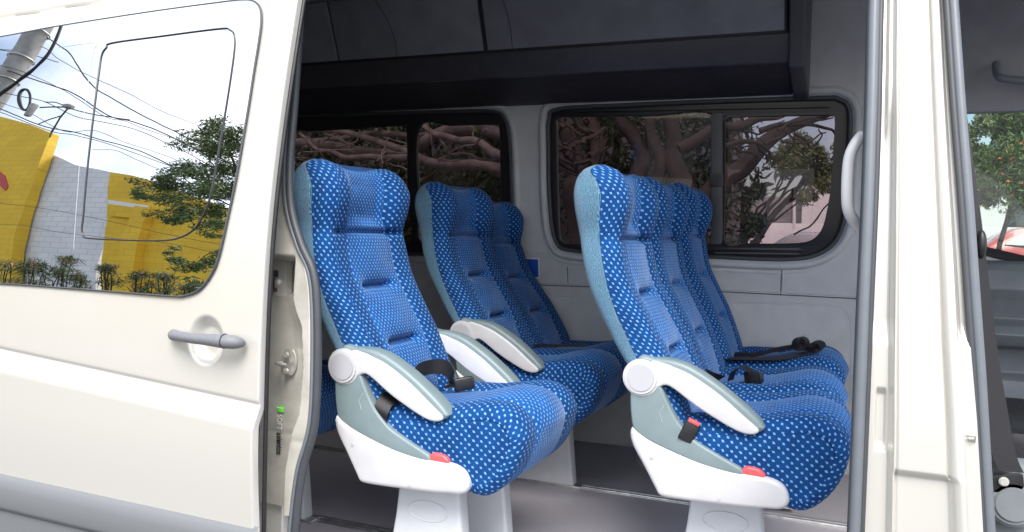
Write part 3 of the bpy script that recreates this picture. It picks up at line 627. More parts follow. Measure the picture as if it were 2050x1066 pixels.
# ---------------- driver's cab seen through the front door opening
cb = slab('cab_headliner', 0.22, 1.6, 3.45, 3.50, 0.50, 1.02, M_headl, 0.01)
hd = [at(2000, 165, 3.38), at(2005, 135, 3.38), at(2012, 130, 3.36), at(2060, 150, 3.34), at(2120, 160, 3.34), at(2160, 150, 3.38)]
tube('cab_grab_handle', off(smooth_path([at(1994, 128, 3.42), at(1997, 150, 3.38), at(2010, 158, 3.36), at(2060, 163, 3.35), at(2130, 168, 3.35), at(2150, 150, 3.42)], 50), 0, 0), 0.014, M_dash, van, 12)
plate('cab_window_frame', [grow(cwo, 0.012), grow(cwo, -0.018)], 0.02, 0.004, M_blackm, van, y0=-0.012, Yf=WALL_Y)
plate('cab_pane', [grow(cwo, 0.004)], 0.004, 0.0005, M_gl_cab, van, y0=0.035, Yf=WALL_Y)
# door trim: upper roll, hollow, armrest
def zt_(y): return at(2000, y, 3.45)[2]
tr = [(3.60, zt_(522)), (3.54, zt_(528)), (3.46, zt_(540)), (3.43, zt_(578)), (3.46, zt_(600)), (3.50, zt_(640)), (3.40, zt_(650)), (3.36, zt_(665)), (3.40, zt_(690)), (3.50, zt_(700)), (3.52, zt_(750)), (3.44, zt_(760)), (3.42, -0.95), (3.60, -0.95)]
trm = extr('cab_door_trim', tr, 0.26, 1.5, M_dash, van, bev=0.008)
slab('cab_floor', 0.285, 1.8, 1.75, 3.66, -1.02, -0.97, M_black, 0.004)
slab('cab_seat_base', 0.40, 0.95, 2.6, 3.2, -0.95, -0.50, M_black, 0.04)
bt = [at(1905, 180, 1.93), at(1935, 400, 1.87), at(1955, 560, 1.86), at(1972, 700, 1.85), at(1990, 810, 1.84), at(2008, 905, 1.83), at(2024, 945, 1.83)]
rib_ = ribbon('cab_seat_belt', [(p[0], p[1], p[2] + CZ) for p in bt], [(0.046, 0.022, -0.004)] * 7, M_belt, van)
p = at(2014, 948, 1.82); pb = plate('belt_anchor', [roundpoly([(p[0] - .03, p[2] - .012), (p[0] + .03, p[2] + .002), (p[0] + .034, p[2] - .03), (p[0] - .02, p[2] - .045)], .008)], .006, .001, M_black, van, Yf=lambda z: 1.83)
disc('bolt', (p[0] - 0.002, 1.826, p[2] + CZ - 0.018), 0.009, 0.008, M_metal, pb, bev=.002)
slab('belt_cover', 0.22, 0.62, 1.86, 1.92, -0.95, at(2030, 925, 1.86)[2], M_dash, 0.02)
p = at(2028, 1008, 1.84); dc = disc('reel_cover', (p[0], 1.845, p[2] + CZ), 0.046, 0.03, M_dash, van, bev=0.006); disc('reel_cap', (p[0], 1.829, p[2] + CZ), 0.034, 0.006, M_dash, dc, bev=0.002)
bm = bmesh.new(); bmesh.ops.create_uvsphere(bm, u_segments=20, v_segments=12, radius=0.021); p = at(1964, 490, 1.87)
for v in bm.verts: v.co = Vector((p[0] + v.co.x * 0.5, 1.87 + v.co.y * .7, p[2] + CZ + v.co.z * 1.4))
done('belt_height_knob', bm, M_black, van)

# ================================================================== SEATS (origin at the armrest hub of the near side; +X forward, +Y across)
W2 = 0.222; YC = 0.245
bz = np.array([-0.14, -0.07, 0, .07, .15, .21, .25, .30, .345, .36, .39, .44, .47, .50, .52, .535, .547])
bf = np.array([.120, .102, .072, .040, -.008, -.043, -.060, -.072, -.080, -.082, -.076, -.066, -.066, -.078, -.092, -.108, -.140])
bb = np.array([.010, -.005, -.035, -.082, -.126, -.155, -.168, -.181, -.191, -.194, -.200, -.208, -.211, -.208, -.202, -.190, -.160])
bs_ = np.array([.060, .045, .004, -.035, -.076, -.099, -.109, -.121, -.131, -.132, -.133, -.129, -.128, -.142, -.160, -.170, -.156])
def softint(x, xp, fp, k=0.012):
    return sum(np.interp(x + d * k, xp, fp) * wgt for d, wgt in ((-1, .25), (0, .5), (1, .25)))
def make_back():
    t = np.linspace(0, 1, 150); zs = -0.14 + 0.687 * (1 - (1 - t) ** 1.25)
    V = []; UV = []; rows = []
    nS, nC, n1, n2, nK = 8, 9, 12, 44, 40
    fx0 = None; arc = 0
    for zi, z in enumerate(zs):
        xf = float(softint(z, bz, bf) if z < .5 else np.interp(z, bz, bf)); xb = float(softint(z, bz, bb) if z < .5 else np.interp(z, bz, bb)); xs_ = float(np.interp(z, bz, bs_))
        tt = max(0, (z - 0.455) / 0.0925); w = W2 - 0.055 * (1 - math.sqrt(max(0, 1 - min(tt, 1) ** 2))) - 0.012 * math.exp(-((z - 0.36) / 0.05) ** 2) - 0.006 * math.exp(-((z - .1) / .1) ** 2)
        th = xf - xb; r = min(0.038, th * 0.42); rb = min(0.03, th * 0.3); xs_ = min(max(xs_, xb + rb + 0.002), xf - r - 0.002)
        if fx0 is not None: arc += math.hypot(xf - fx0, z - z0)
        fx0 = xf; z0 = z
        ys = 0.118 - 0.022 * float(sstep(np.array(z), 0.33, 0.40)) - 0.015 * float(sstep(np.array(z), 0.05, -0.1))
        pts = []   # (x, y, u, frontness)
        for k in range(nS): a = k / nS; pts.append((xs_ + (xf - r - xs_) * a, -w, -w - r * 1.2 - (xf - r - xs_) * (1 - a)))
        for k in range(nC): a = k / nC * math.pi / 2; pts.append((xf - r + r * math.sin(a), -w + r - r * math.cos(a), -w - r * 1.2 + r * 1.9 * k / nC))
        for a in np.linspace(0, 1, n1, endpoint=False): y = -w + r + (-ys + w - r) * a; pts.append((xf, y, y))
        for a in np.linspace(0, 1, n2, endpoint=False): y = -ys + 2 * ys * a; pts.append((xf, y, y))
        for a in np.linspace(0, 1, n1): y = ys + (w - r - ys) * a; pts.append((xf, y, y))
        for k in range(1, nC + 1): a = k / nC * math.pi / 2; pts.append((xf - r + r * math.cos(a), w - r + r * math.sin(a), w - r + r * 1.9 * k / nC))
        for k in range(1, nS + 1): a = k / nS; pts.append((xf - r + (xs_ - xf + r) * a, w, w + r * 1.2 + (xf - r - xs_) * a))
        nfront = len(pts)
        for k in range(1, 9): a = k / 8; pts.append((xs_ + (xb + rb - xs_) * a, w, w + 0.06 + (xs_ - xb) * a))
        for k in range(1, 7): a = k / 6 * math.pi / 2; pts.append((xb + rb - rb * math.sin(a), w - rb + rb * math.cos(a), w + .12))
        for a in np.linspace(0, 1, 14)[1:]: y = (w - rb) * (1 - 2 * a); pts.append((xb, y, y))
        for k in range(1, 7): a = k / 6 * math.pi / 2; pts.append((xb + rb - rb * math.cos(a), -w + rb - rb * math.sin(a), -w - 0.06 - (xs_ - xb - rb) - rb * 1.57 * (1 - k / 6)))
        for k in range(1, 8): a = k / 8; pts.append((xb + rb + (xs_ - xb - rb) * a, -w, -w - 0.06 - (xs_ - xb - rb) * (1 - a)))
        head = float(sstep(np.array(z), 0.345, 0.40)); lum = 1 - head
        for i, (x, y, u) in enumerate(pts):
            dz = 0.0
            if i < nfront:
                fr = max(0.0, min(1.0, (x - (xf - r)) / r)) if r > 0 else 0; ay = abs(y)
                inc = 1 - float(sstep(np.array(ay), ys - 0.035, ys + 0.045))
                rec = (0.042 * head * (1 - tt ** 2 if tt < 1 else 0) + 0.010 * lum) * inc
                pad = lum * 0.012 * math.cos(min(1.0, ay / ys) * math.pi / 2) * (abs(math.sin((z - 0.045) / 0.152 * math.pi)) ** 0.7 if z > -0.1 else 0.3)
                wfold = 1 - float(sstep(np.array(ay), 0.045, 0.10))
                fold = 0.024 * math.exp(-((z - 0.352 + 0.1 * (ay ** 2)) / 0.0085) ** 2) * (1 - float(sstep(np.array(ay), 0.12, 0.20))) + 0.024 * (math.exp(-((z - 0.198) / 0.0085) ** 2) + math.exp(-((z - 0.045) / 0.0085) ** 2)) * wfold
                fold += 0.011 * (math.exp(-((z - 0.198) / 0.03) ** 2) + math.exp(-((z - 0.045) / 0.03) ** 2)) * wfold
                seam = 0.006 * math.exp(-((ay - ys) / 0.006) ** 2) + 0.0022 * math.exp(-((ay - (w - 0.022)) / 0.0022) ** 2)
                rec -= 0.005 * head * math.exp(-((ay - 0.165) / 0.04) ** 2)
                x = x - fr * (rec - pad + fold + seam * (1 - min(1, tt)))
                # side seam piping where dark cloth meets the knitted shell
                if i == 0 or i == nfront - 1: y = y * 0.985
            if z > 0.44: dz = -0.019 * math.exp(-(abs(y) / 0.10) ** 3) * float(sstep(np.array(z), 0.44, 0.547))
            V.append((x, y + YC, z + dz)); UV.append((u, arc))
        rows.append(len(pts))
    m = rows[0]; nf = nfront
    Ff, mi, Fb = [], [], []
    cA = nS + nC + n1; cB = cA + n2
    for a in range(len(zs) - 1):
        for k in range(m):
            q = (a * m + k, a * m + (k + 1) % m, (a + 1) * m + (k + 1) % m, (a + 1) * m + k)
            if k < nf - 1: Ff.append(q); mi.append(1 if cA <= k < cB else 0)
            else: Fb.append(q)
    top = (len(zs) - 1) * m; Ff.append(tuple(top + k for k in range(m))); mi.append(0)
    V = np.array(V); UV = np.array(UV)
    def sub(name, Fc, mats, mi=None):
        used = sorted({i for f in Fc for i in f}); mp = {v: i for i, v in enumerate(used)}
        return mesh(name, V[used], [tuple(mp[i] for i in f) for f in Fc], mats, None, True, None, uv=UV[used], mi=mi)
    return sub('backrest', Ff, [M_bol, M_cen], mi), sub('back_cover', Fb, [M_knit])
def make_cushion():
    prof = [(0.00, -0.135), (0.06, -0.115), (0.13, -0.100), (0.20, -0.096), (0.27, -0.092), (0.34, -0.080), (0.40, -0.070), (0.445, -0.078), (0.475, -0.100), (0.492, -0.135), (0.490, -0.170), (0.477, -0.212), (0.450, -0.255), (0.408, -0.290), (0.36, -0.292), (0.25, -0.262), (0.12, -0.235), (0.02, -0.20), (-0.01, -0.165)]
    Pr = smooth_path(prof, 220, closed=True); Pr = resample(Pr, 200, True); m = len(Pr)
    T = np.roll(Pr, -1, 0) - np.roll(Pr, 1, 0); N = np.stack([-T[:, 1], T[:, 0]], 1); N /= np.linalg.norm(N, axis=1)[:, None]
    if ((Pr - Pr.mean(0)) * N).sum() < 0: N = -N
    s = np.r_[0, np.cumsum(np.linalg.norm(np.diff(Pr, axis=0), axis=1))]
    up = np.clip((N[:, 1] + 0.55) / 0.8, 0, 1); fwd = sstep(Pr[:, 0], 0.1, 0.42)
    w = 0.226; r = 0.030
    lat = []
    for k in range(9): a = k / 8 * math.pi / 2; lat.append((-w + r - r * math.cos(a), r * (1 - math.sin(a)), -w + r - r * 1.57 * (1 - k / 8)))
    ys = 0.112
    for y in np.linspace(-w + r, -ys, 13)[1:]: lat.append((y, 0, y))
    iA = len(lat) - 1
    for y in np.linspace(-ys, ys, 40)[1:]: lat.append((y, 0, y))
    iB = len(lat) - 1
    for y in np.linspace(ys, w - r, 13)[1:]: lat.append((y, 0, y))
    for k in range(1, 9): a = math.pi / 2 * (1 - k / 8); lat.append((w - r + r * math.cos(a), r * (1 - math.sin(a)), w - r + r * 1.57 * k / 8))
    V = []; UV = []
    for y, ins, uu in lat:
        ay = abs(y)
        cen = math.cos(min(1, ay / ys) * math.pi / 2); seam = math.exp(-((ay - ys) / 0.008) ** 2); bol = math.exp(-((ay - 0.170) / 0.045) ** 2)
        h = up * ((0.016 * fwd + 0.003) * cen + (0.010 * bol) * (1 - 0.3 * fwd) - 0.009 * seam)
        h = h + up * (-0.010) * (1 - fwd) * (1 - bol)
        Q = Pr + N * (h - ins)[:, None]
        for k in range(m): V.append((Q[k][0], y + YC, Q[k][1])); UV.append((uu, s[k]))
    Fc = []; mi = []
    for a in range(len(lat) - 1):
        for k in range(m):
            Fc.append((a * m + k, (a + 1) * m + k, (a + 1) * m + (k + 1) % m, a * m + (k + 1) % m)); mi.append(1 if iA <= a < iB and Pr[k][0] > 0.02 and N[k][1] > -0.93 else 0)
    # puffed side faces: own vertices so their dot pattern lies flat on the side
    for side in (0, 1):
        base = Pr - N * r; c = base.mean(0); yy = (-w if side == 0 else w); prev = None
        for j, f in enumerate((1.0, 0.92, 0.8, 0.6, 0.35, 0.12)):
            o = len(V); puff = 0.006 * (1 - f ** 2) * (-1 if side == 0 else 1)
            for k in range(m): q = c + (base[k] - c) * f; V.append((q[0], yy + puff + YC, q[1])); UV.append((q[0], q[1]))
            if prev is not None:
                for k in range(m):
                    q = (prev + k, prev + (k + 1) % m, o + (k + 1) % m, o + k); Fc.append(q if side == 0 else q[::-1]); mi.append(0)
            prev = o
        q = tuple(prev + k for k in range(m)); Fc.append(q if side == 0 else q[::-1]); mi.append(0)
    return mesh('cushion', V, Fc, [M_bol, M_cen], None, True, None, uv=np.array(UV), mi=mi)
def P2(name, pts, th, bev, mt, parent, y0, r=0.006): 
    return plate(name, [roundpoly(pts, r)], th, bev, mt, parent, y0=y0)
def make_armrest(parent, y0, simple=False):
    """armrest lying between y0 and y0+0.058"""
    top = [(-0.01, 0.047), (0.03, 0.048), (0.075, 0.046), (0.125, 0.032), (0.195, -0.008), (0.262, -0.058), (0.300, -0.094), (0.299, -0.106), (0.276, -0.114), (0.235, -0.106), (0.149, -0.062), (0.085, -0.020), (0.06, -0.012), (0.04, -0.022), (0.01, -0.035), (-0.02, -0.03)]
    core = plate('armrest', [[tuple(q) for q in resample(smooth_path([np.array(p) * [1.006, 1.0] + [0, .003] for p in top], 120, closed=True), 120, True)]], 0.056, 0.010, M_greyp, parent, y0=y0 + 0.004)
    face = [(0.02, 0.040), (0.06, 0.040), (0.080, 0.034), (0.128, 0.016), (0.195, -0.024), (0.258, -0.073), (0.292, -0.101), (0.276, -0.114), (0.235, -0.107), (0.149, -0.064), (0.085, -0.022), (0.062, -0.014), (0.045, -0.022), (0.02, -0.03)]
    plate('side_pad', [[tuple(q) for q in resample(smooth_path(face, 110, closed=True), 110, True)]], 0.020, 0.006, M_white, core, y0=y0 - 0.002)
    hb = disc('hub', (0, y0 + 0.026, 0), 0.047, 0.066, M_white, core, n=48, bev=0.006); disc('hub_cap', (0, y0 - 0.0065, 0), 0.036, 0.006, M_hubg, core, n=48, bev=0.0022)
    return core
def make_seat(near_arm=True, far_arm=False, shell=True, legs=(0.10, 0.36), button=True, buckle=False):
    s = empty('passenger_seat')
    for o in BODY: c = o.copy(); COL.objects.link(c); c.parent = s
    bm = bmesh.new(); box(bm, 0.03, 0.40, 0.05, 0.44, -0.285, -0.20, 0.02); box(bm, -0.02, 0.06, 0.05, 0.44, -0.25, -0.05, 0.02); done('seat_pan', bm, M_black, s)
    if near_arm: make_armrest(s, 0.0)
    if far_arm: make_armrest(s, 0.445)
    if shell:
        for y0, yy in (((-0.004, 0.0),) if not far_arm else ((-0.004, 0.0), (0.452, 0.45))):
            sh = plate('side_shell', [[tuple(q) for q in resample(smooth_path([(-0.020, -0.130), (-0.024, -0.150), (-0.014, -0.180), (0.012, -0.222), (0.045, -0.278), (0.056, -0.294), (0.080, -0.298), (0.16, -0.297), (0.253, -0.294), (0.323, -0.289), (0.351, -0.285), (0.366, -0.270), (0.364, -0.246), (0.347, -0.224), (0.309, -0.213), (0.23, -0.209), (0.154, -0.197), (0.08, -0.176), (0.027, -0.157), (-0.005, -0.138)], 200, closed=True), 160, True)]], 0.050, 0.012, M_white, s, y0=y0)
            plate('side_trim', [roundpoly([(-0.028, -0.02), (-0.026, -0.08), (-0.018, -0.136), (0.027, -0.160), (0.08, -0.180), (0.154, -0.203), (0.250, -0.222), (0.262, -0.214), (0.256, -0.200), (0.201, -0.176), (0.139, -0.146), (0.096, -0.104), (0.070, -0.058), (0.050, -0.015), (0.03, 0.0), (-0.02, 0.0)], 0.02, 5)], 0.046, 0.006, M_greyp, s, y0=y0 + 0.004)
        disc('screw', (0.205, -0.0045, -0.282), 0.004, 0.003, M_hubg, s, n=16); disc('screw', (0.035, -0.0045, -0.20), 0.004, 0.003, M_hubg, s, n=16)
        tube('trim_seam', [(0.062, -0.0008, -0.064), (0.050, -0.0012, -0.084), (0.058, -0.0008, -0.108)], 0.0009, M_hubg, s, 6)
        if button: plate('release_button', [roundpoly([(0.252, -0.218), (0.256, -0.200), (0.268, -0.193), (0.296, -0.196), (0.310, -0.206), (0.312, -0.222), (0.28, -0.228)], 0.006)], 0.036, 0.006, M_red, s, y0=0.002)
        bm = bmesh.new(); box(bm, 0.13, 0.28, 0.12, 0.43, -0.330, -0.285, 0.01); done('cross_beam', bm, M_leg, s)
    for yl in legs:
        z0, z1 = -0.595, -0.292
        V = []
        prof = [(0.082, 0.322), (0.098, 0.318), (0.104, 0.312), (0.106, 0.306)]
        A = [(0.072, z0), (0.075, z0 + 0.01), (0.105, -0.40), (0.116, z1), (0.290, z1), (0.300, -0.40), (0.318, z0 + 0.01), (0.320, z0)]
        lg = plate('leg', [roundpoly([A[0], A[2], A[3], A[4], A[5], A[7]], 0.012)], 0.055, 0.010, M_leg, s, y0=yl)
        e = [(0.205 + 0.058 * math.cos(a), -0.325 - 0.055 + 0.026 * math.sin(a)) for a in np.linspace(0, 2 * math.pi, 40, endpoint=False)]
        tube('emboss', [(x, yl - 0.0005, z) for x, z in e], 0.0022, M_leg, lg, 6, True)
        bm = bmesh.new(); box(bm, 0.04, 0.35, yl - 0.004, yl + 0.05, z0 - 0.004, z0 + 0.006, 0.002); done('foot_plate', bm, M_alu, lg)
    return s
_b, _k = make_back(); _c = make_cushion()
BODY = [_b, _k, _c]
def strap(seat, pts, wv, name='seat_belt', th=0.0016, n=70):
    return ribbon(name, pts, wv, M_belt, seat, th, n)
def belt_near(seat):
    """short strap coming up between shell and cushion and folding over the bolster"""
    strap(seat, [(0.112, 0.012, -0.165), (0.110, 0.008, -0.125), (0.112, 0.010, -0.100), (0.118, 0.034, -0.076), (0.125, 0.075, -0.076), (0.13, 0.12, -0.092)], [(0.040, 0.0, -0.018)] * 6)
def buckle(seat, x, y, z, rx=0.0, rz=0.0, red=False, name='buckle'):
    bm = bmesh.new(); box(bm, -0.019, 0.019, -0.008, 0.008, -0.03, 0.026, 0.005, 3); M = Matrix.Translation((x, y, z)) @ Matrix.Rotation(rz, 4, 'Z') @ Matrix.Rotation(rx, 4, 'Y')
    bmesh.ops.transform(bm, matrix=M, verts=bm.verts[:]); b = done(name, bm, M_black, seat)
    bm = bmesh.new(); box(bm, -0.015, 0.015, -0.0095, 0.0095, 0.020, 0.0285, 0.002, 2); bmesh.ops.transform(bm, matrix=M, verts=bm.verts[:]); done('release_key', bm, M_red if red else M_black, b)
    return b
def put(s, x, y, z, label, group='blue patterned passenger seats in the van'):
    s.location = (x, y, z); tag(s, label, 'seat', group); return s
HZ = CZ - 0.352
sA = put(make_seat(True, True, legs=(0.10, 0.385)), -1.207, 1.78, HZ, 'single blue dotted seat nearest the sliding door, with two armrests')
sD = put(make_seat(True, False, legs=(0.13,)), -0.481, 2.03, HZ, 'front aisle blue seat with red buckle and brightly lit knitted side')
sB = put(make_seat(True, False, legs=(0.335,), button=False), -1.258, 2.58, HZ, 'blue seat with one armrest across the aisle behind the single seat')
sC = put(make_seat(False, False, False, legs=()), -1.275, 3.04, HZ - 0.02, 'blue window seat beside the blue wall sticker, partly hidden')
sE = put(make_seat(False, False, False, legs=()), -0.500, 2.52, HZ, 'middle blue seat of the front row with an open buckle on its cushion')
sF = put(make_seat(False, False, False, legs=(-0.02,)), -0.500, 3.02, HZ + 0.015, 'front window blue seat with rolled black belt lying on its cushion')
sG = put(make_seat(True, False, legs=(0.385,)), -1.93, 1.78, HZ, 'blue seat behind the single seat, mostly hidden by the door pillar')
for o in BODY: bpy.data.objects.remove(o)
for s_, ang in ((sC, -7.0), (sB, -2.0), (sE, 2.5), (sF, 3.0)):      # each backrest is reclined a little differently
    for ch in s_.children:
        if ch.name.startswith('back'): ch.rotation_euler.y = R(ang)
# belts
belt_near(sA)
strap(sA, [(0.095, 0.16, -0.115), (0.105, 0.17, -0.06), (0.115, 0.19, -0.030), (0.135, 0.235, -0.022), (0.16, 0.27, -0.028), (0.172, 0.285, -0.055), (0.165, 0.28, -0.075), (0.175, 0.28, -0.083), (0.21, 0.31, -0.080)], [(0.0, 0.01, 0.042), (0.0, 0.01, 0.042), (0, .01, 0.042), (0.0, 0.012, 0.040), (0.0, 0.01, 0.042), (0.004, 0.02, 0.03), (.01, .035, .01), (.02, .035, .0), (0.02, 0.035, 0.0)])
bkA = buckle(sA, 0.205, 0.30, -0.073, R(80), R(35), name='buckle'); 
buckle(sD, 0.126, 0.006, -0.122, R(24), R(12), True)
belt_near(sD) if False else None
# D-side loose strap and the ones on the two inner cushions
strap(sE, [(0.03, 0.06, -0.12), (0.045, 0.05, -0.085), (0.07, 0.06, -0.06), (0.10, 0.09, -0.075), (0.13, 0.12, -0.088)], [(0.03, 0.02, 0.02)] * 5)
strap(sE, [(0.165, 0.10, -0.085), (0.175, 0.10, -0.055), (0.20, 0.105, -0.040), (0.225, 0.11, -0.055), (0.222, 0.11, -0.082), (0.20, 0.11, -0.088)], [(0.012, 0.045, 0.0)] * 6)
buckle(sE, 0.235, 0.10, -0.070, R(82), R(-20))
strap(sF, [(0.02, 0.06, -0.10), (0.09, 0.04, -0.094), (0.18, 0.03, -0.086), (0.28, 0.04, -0.078), (0.36, 0.09, -0.058), (0.40, 0.15, -0.050)], [(0.0, 0.045, 0.004)] * 6)
strap(sF, [(0.10, 0.20, -0.098), (0.18, 0.17, -0.088), (0.26, 0.15, -0.060), (0.33, 0.15, -0.045), (0.39, 0.12, -0.050)], [(0.0, 0.04, 0.012)] * 5)
sp = [(0.345 + (0.004 + 0.0009 * t) * math.cos(t), 0.10, -0.026 + (0.004 + 0.0009 * t) * math.sin(t)) for t in np.linspace(0, 24, 150)]
strap(sF, sp, [(0.012, 0.045, 0.0)] * 150, 'rolled_belt', th=0.003, n=300)
strap(sF, [(p[0] + 0.052, p[1] + 0.015, p[2] * 0.7 - 0.016) for p in sp], [(0.018, 0.042, 0.008)] * 150, 'rolled_belt', th=0.003, n=300)
strap(sC, [(0.02, 0.05, -0.10), (0.12, 0.03, -0.092), (0.25, 0.04, -0.085), (0.38, 0.10, -0.062)], [(0.0, 0.045, 0.004)] * 4)
strap(sB, [(0.03, 0.46, -0.11), (0.10, 0.44, -0.085), (0.20, 0.46, -0.080), (0.32, 0.47, -0.070)], [(0.0, 0.045, 0.004)] * 4)

# ================================================================== OUTSIDE
g = gridmesh('ground', np.array([[(x, y, 0.0) for x in (-150, -20, 0, 20, 150)] for y in (-150, -3.4, 20, 150)], float), M_asphalt, None); tag(g, kind='structure')
bm = bmesh.new(); box(bm, -60, 60, 5.2, 40, -0.05, 0.14, 0.02); pv = done('pavement', bm, M_pave); tag(pv, kind='structure')
bm = bmesh.new(); box(bm, -60, 60, -8.4, -4.6, -0.05, 0.13, 0.02); pv = done('pavement', bm, M_pave); tag(pv, kind='structure')

# --- mirror mapping: photo pixel on the door glass -> point on the street side plane Y = Yw
def refl(px, py, Yw):
    gs = lambda z: 1.5365 + lean(z); P_ = at(px, py, gs); r = ray(px, py); r = r / np.linalg.norm(r)
    n = np.array([0, 1.0, -dlean(P_[2])]); n /= np.linalg.norm(n); d = r - 2 * r.dot(n) * n; t = (Yw - P_[1]) / d[1]; q = P_ + d * t
    return np.array([q[0], Yw, max(q[2] + CZ, -0.1)])
def slabpoly(name, pts3, depth, mt, parent=None):
    """polygon on an upright plane, given real thickness away from the street"""
    bm = bmesh.new(); a = [bm.verts.new(p) for p in pts3]; b = [bm.verts.new((p[0], p[1] - depth, p[2])) for p in pts3]; k = len(a)
    bm.faces.new(a); bm.faces.new(b[::-1])
    for i in range(k): bm.faces.new((a[i], b[i], b[(i + 1) % k], a[(i + 1) % k]))
    bmesh.ops.recalc_face_normals(bm, faces=bm.faces[:])
    return done(name, bm, mt, parent, 20)
YW = -8.6
def top_pt(px, py, Yw): q = refl(px, py, Yw); return (q[0], Yw, q[2])
def facade(name, tops, Yw, mt, depth=0.4, parent=None):
    q = [top_pt(x, y, Yw) for x, y in tops]; return slabpoly(name, q + [(q[-1][0], Yw, 0), (q[0][0], Yw, 0)], depth, mt, parent)
def leaf_mesh(name, clumps, n, size, mats, parent, aspect=0.5, spread=0.5, droop=0.0):
    """clumps: (x,y,z,rx,ry,rz); n leaves in total, each a bent two-quad leaf"""
    C = np.array(clumps, float); vol = (C[:, 3] * C[:, 4] * C[:, 5]) ** 0.7; pr = vol / vol.sum(); idx = rng.choice(len(C), n, p=pr)
    d = rng.normal(size=(n, 3)); d /= np.linalg.norm(d, axis=1)[:, None]; rad = rng.random(n) ** spread
    P = C[idx, :3] + d * rad[:, None] * C[idx, 3:6]
    a = rng.normal(size=(n, 3)); a[:, 2] -= droop; a /= np.linalg.norm(a, axis=1)[:, None]; b = np.cross(a, rng.normal(size=(n, 3))); b /= np.linalg.norm(b, axis=1)[:, None]
    s = size * (0.6 + 0.8 * rng.random(n))[:, None]; c = np.cross(a, b) * s * 0.12
    V = np.stack([P - a * s, P + b * s * aspect * .5 + c, P + a * s, P - b * s * aspect * .5 + c], 1).reshape(-1, 3)
    q = np.arange(n * 4).reshape(n, 4)
    me = bpy.data.meshes.new(name); me.vertices.add(n * 4); me.vertices.foreach_set('co', V.astype(np.float32).ravel()); me.loops.add(n * 4); me.loops.foreach_set('vertex_index', q.ravel().astype(np.int32))
    me.polygons.add(n); me.polygons.foreach_set('loop_start', (np.arange(n) * 4).astype(np.int32)); me.polygons.foreach_set('material_index', (rng.random(n) < 0.35).astype(np.int32) if len(mats) > 1 else np.zeros(n, np.int32)); me.update(calc_edges=True)
    return link(name, me, mats, parent, False)
def wig(pts, amp, n=30):
    P = smooth_path(pts, n); k = len(P); t = np.linspace(0, 1, k)
    for ax in range(3):
        ph = rng.random(3) * 6
        P[:, ax] += amp * (np.sin(t * 9 + ph[0]) * .6 + np.sin(t * 21 + ph[1]) * .3) * np.sin(np.pi * np.clip(t, 0.02, 1) * .98)
    return P
def fr(x, y, Y): return W(at(x, y, Y))

# ---------------- street side seen mirrored in the door glass
b1 = empty('shop_building'); tag(b1, 'yellow shop building with a red letter fragment, mirrored in the door glass', 'building')
q_ = [refl(x, y, -8.3) for x, y in [(-400, 190), (-100, 215), (0, 233), (60, 250), (101, 266), (78, 330), (55, 400), (24, 512)]]; slabpoly('wall', q_ + [(q_[-1][0] + .1, -8.3, 0), (q_[0][0], -8.3, 0)], 0.25, M_yellow, b1)
b1m = slabpoly('wall_end', [refl(101, 266, -8.3) * [1, 1, 1], refl(60, 390, -8.3), refl(22, 512, -8.3), refl(-40, 511, -8.3), refl(-40, 262, -8.3)], 1.9, M_yellow, b1) if False else None
slabpoly('red_letter', [refl(x, y, -8.28) for x, y in [(-30, 330), (-8, 338), (8, 352), (16, 374), (11, 383), (2, 374), (-6, 362), (-18, 360), (-24, 385), (-45, 380)]], 0.03, M_signred, b1)
b2 = empty('white_wall'); tag(b2, 'white painted block wall between two yellow walls, mirrored in the door glass', 'wall')
facade('wall', [(60, 300), (110, 312), (150, 330), (228, 346), (262, 356)], -8.6, M_wbrick, 0.3, b2)
b3 = empty('yellow_wall'); tag(b3, 'yellow street wall with white ledge and pier, mirrored in the door glass', 'wall')
q_ = [refl(x, y, -8.54) for x, y in [(205, 575), (214, 440), (222, 345), (265, 352), (300, 362), (400, 398), (520, 440), (700, 520)]]; slabpoly('wall', [(q_[0][0], -8.54, 0)] + q_ + [(q_[-1][0], -8.54, 0)], 0.05, M_yellow, b3)
slabpoly('ledge', [refl(x, y, -8.46) for x, y in [(216, 400), (296, 412), (296, 420), (216, 408)]], 0.07, M_swhite, b3)
for x0, x1 in ((268, 300),): slabpoly('pier', [refl(x, y, -8.35) for x, y in [(x0, 412), (x1, 416)]] + [(refl(x1, 416, -8.35)[0], -8.35, 0.1), (refl(x0, 412, -8.35)[0], -8.35, 0.1)], 0.25, M_yellow, b3)
slabpoly('lintel', [refl(x, y, -8.42) for x, y in [(216, 408), (300, 420), (300, 440), (214, 432)]], 0.17, M_yellow, b3)
an = empty('antenna', tuple(refl(228, 372, -8.7))); tag(an, 'thin segmented antenna on the wall top, mirrored in the door glass', 'antenna')
q0 = refl(228, 372, -8.7); q1 = refl(242, 312, -8.7)
tb = tubes('mast', [([q0 - q0, q1 - q0], 0.02)] + [([q0 + (q1 - q0) * t - q0 - [.06, 0, 0], q0 + (q1 - q0) * t - q0 + [.06, 0, 0]], 0.012) for t in np.linspace(.1, .95, 8)], M_wire, an, 6)
po = empty('utility_pole'); tag(po, 'thick grey leaning concrete utility pole, mirrored in the door glass', 'utility pole')
a0, a1 = refl(100, 20, -5.4), refl(20, 150, -5.4); dd = (a1 - a0) / (a0[2] - a1[2])
tube('shaft', [a0 - dd * 2.5, a0, a1, a1 + dd * (a1[2] - 0.0)], [0.19, 0.2, 0.21, 0.25], M_conc, po, 20)
for t in (0.35, 0.75, 1.1):
    c = a0 + (a1 - a0) * t; tube('band', [c + [0.23 * math.cos(u), 0.23 * math.sin(u), 0.0] for u in np.linspace(0, 2 * math.pi, 24, endpoint=False)], 0.015, M_metal, po, 6, True)
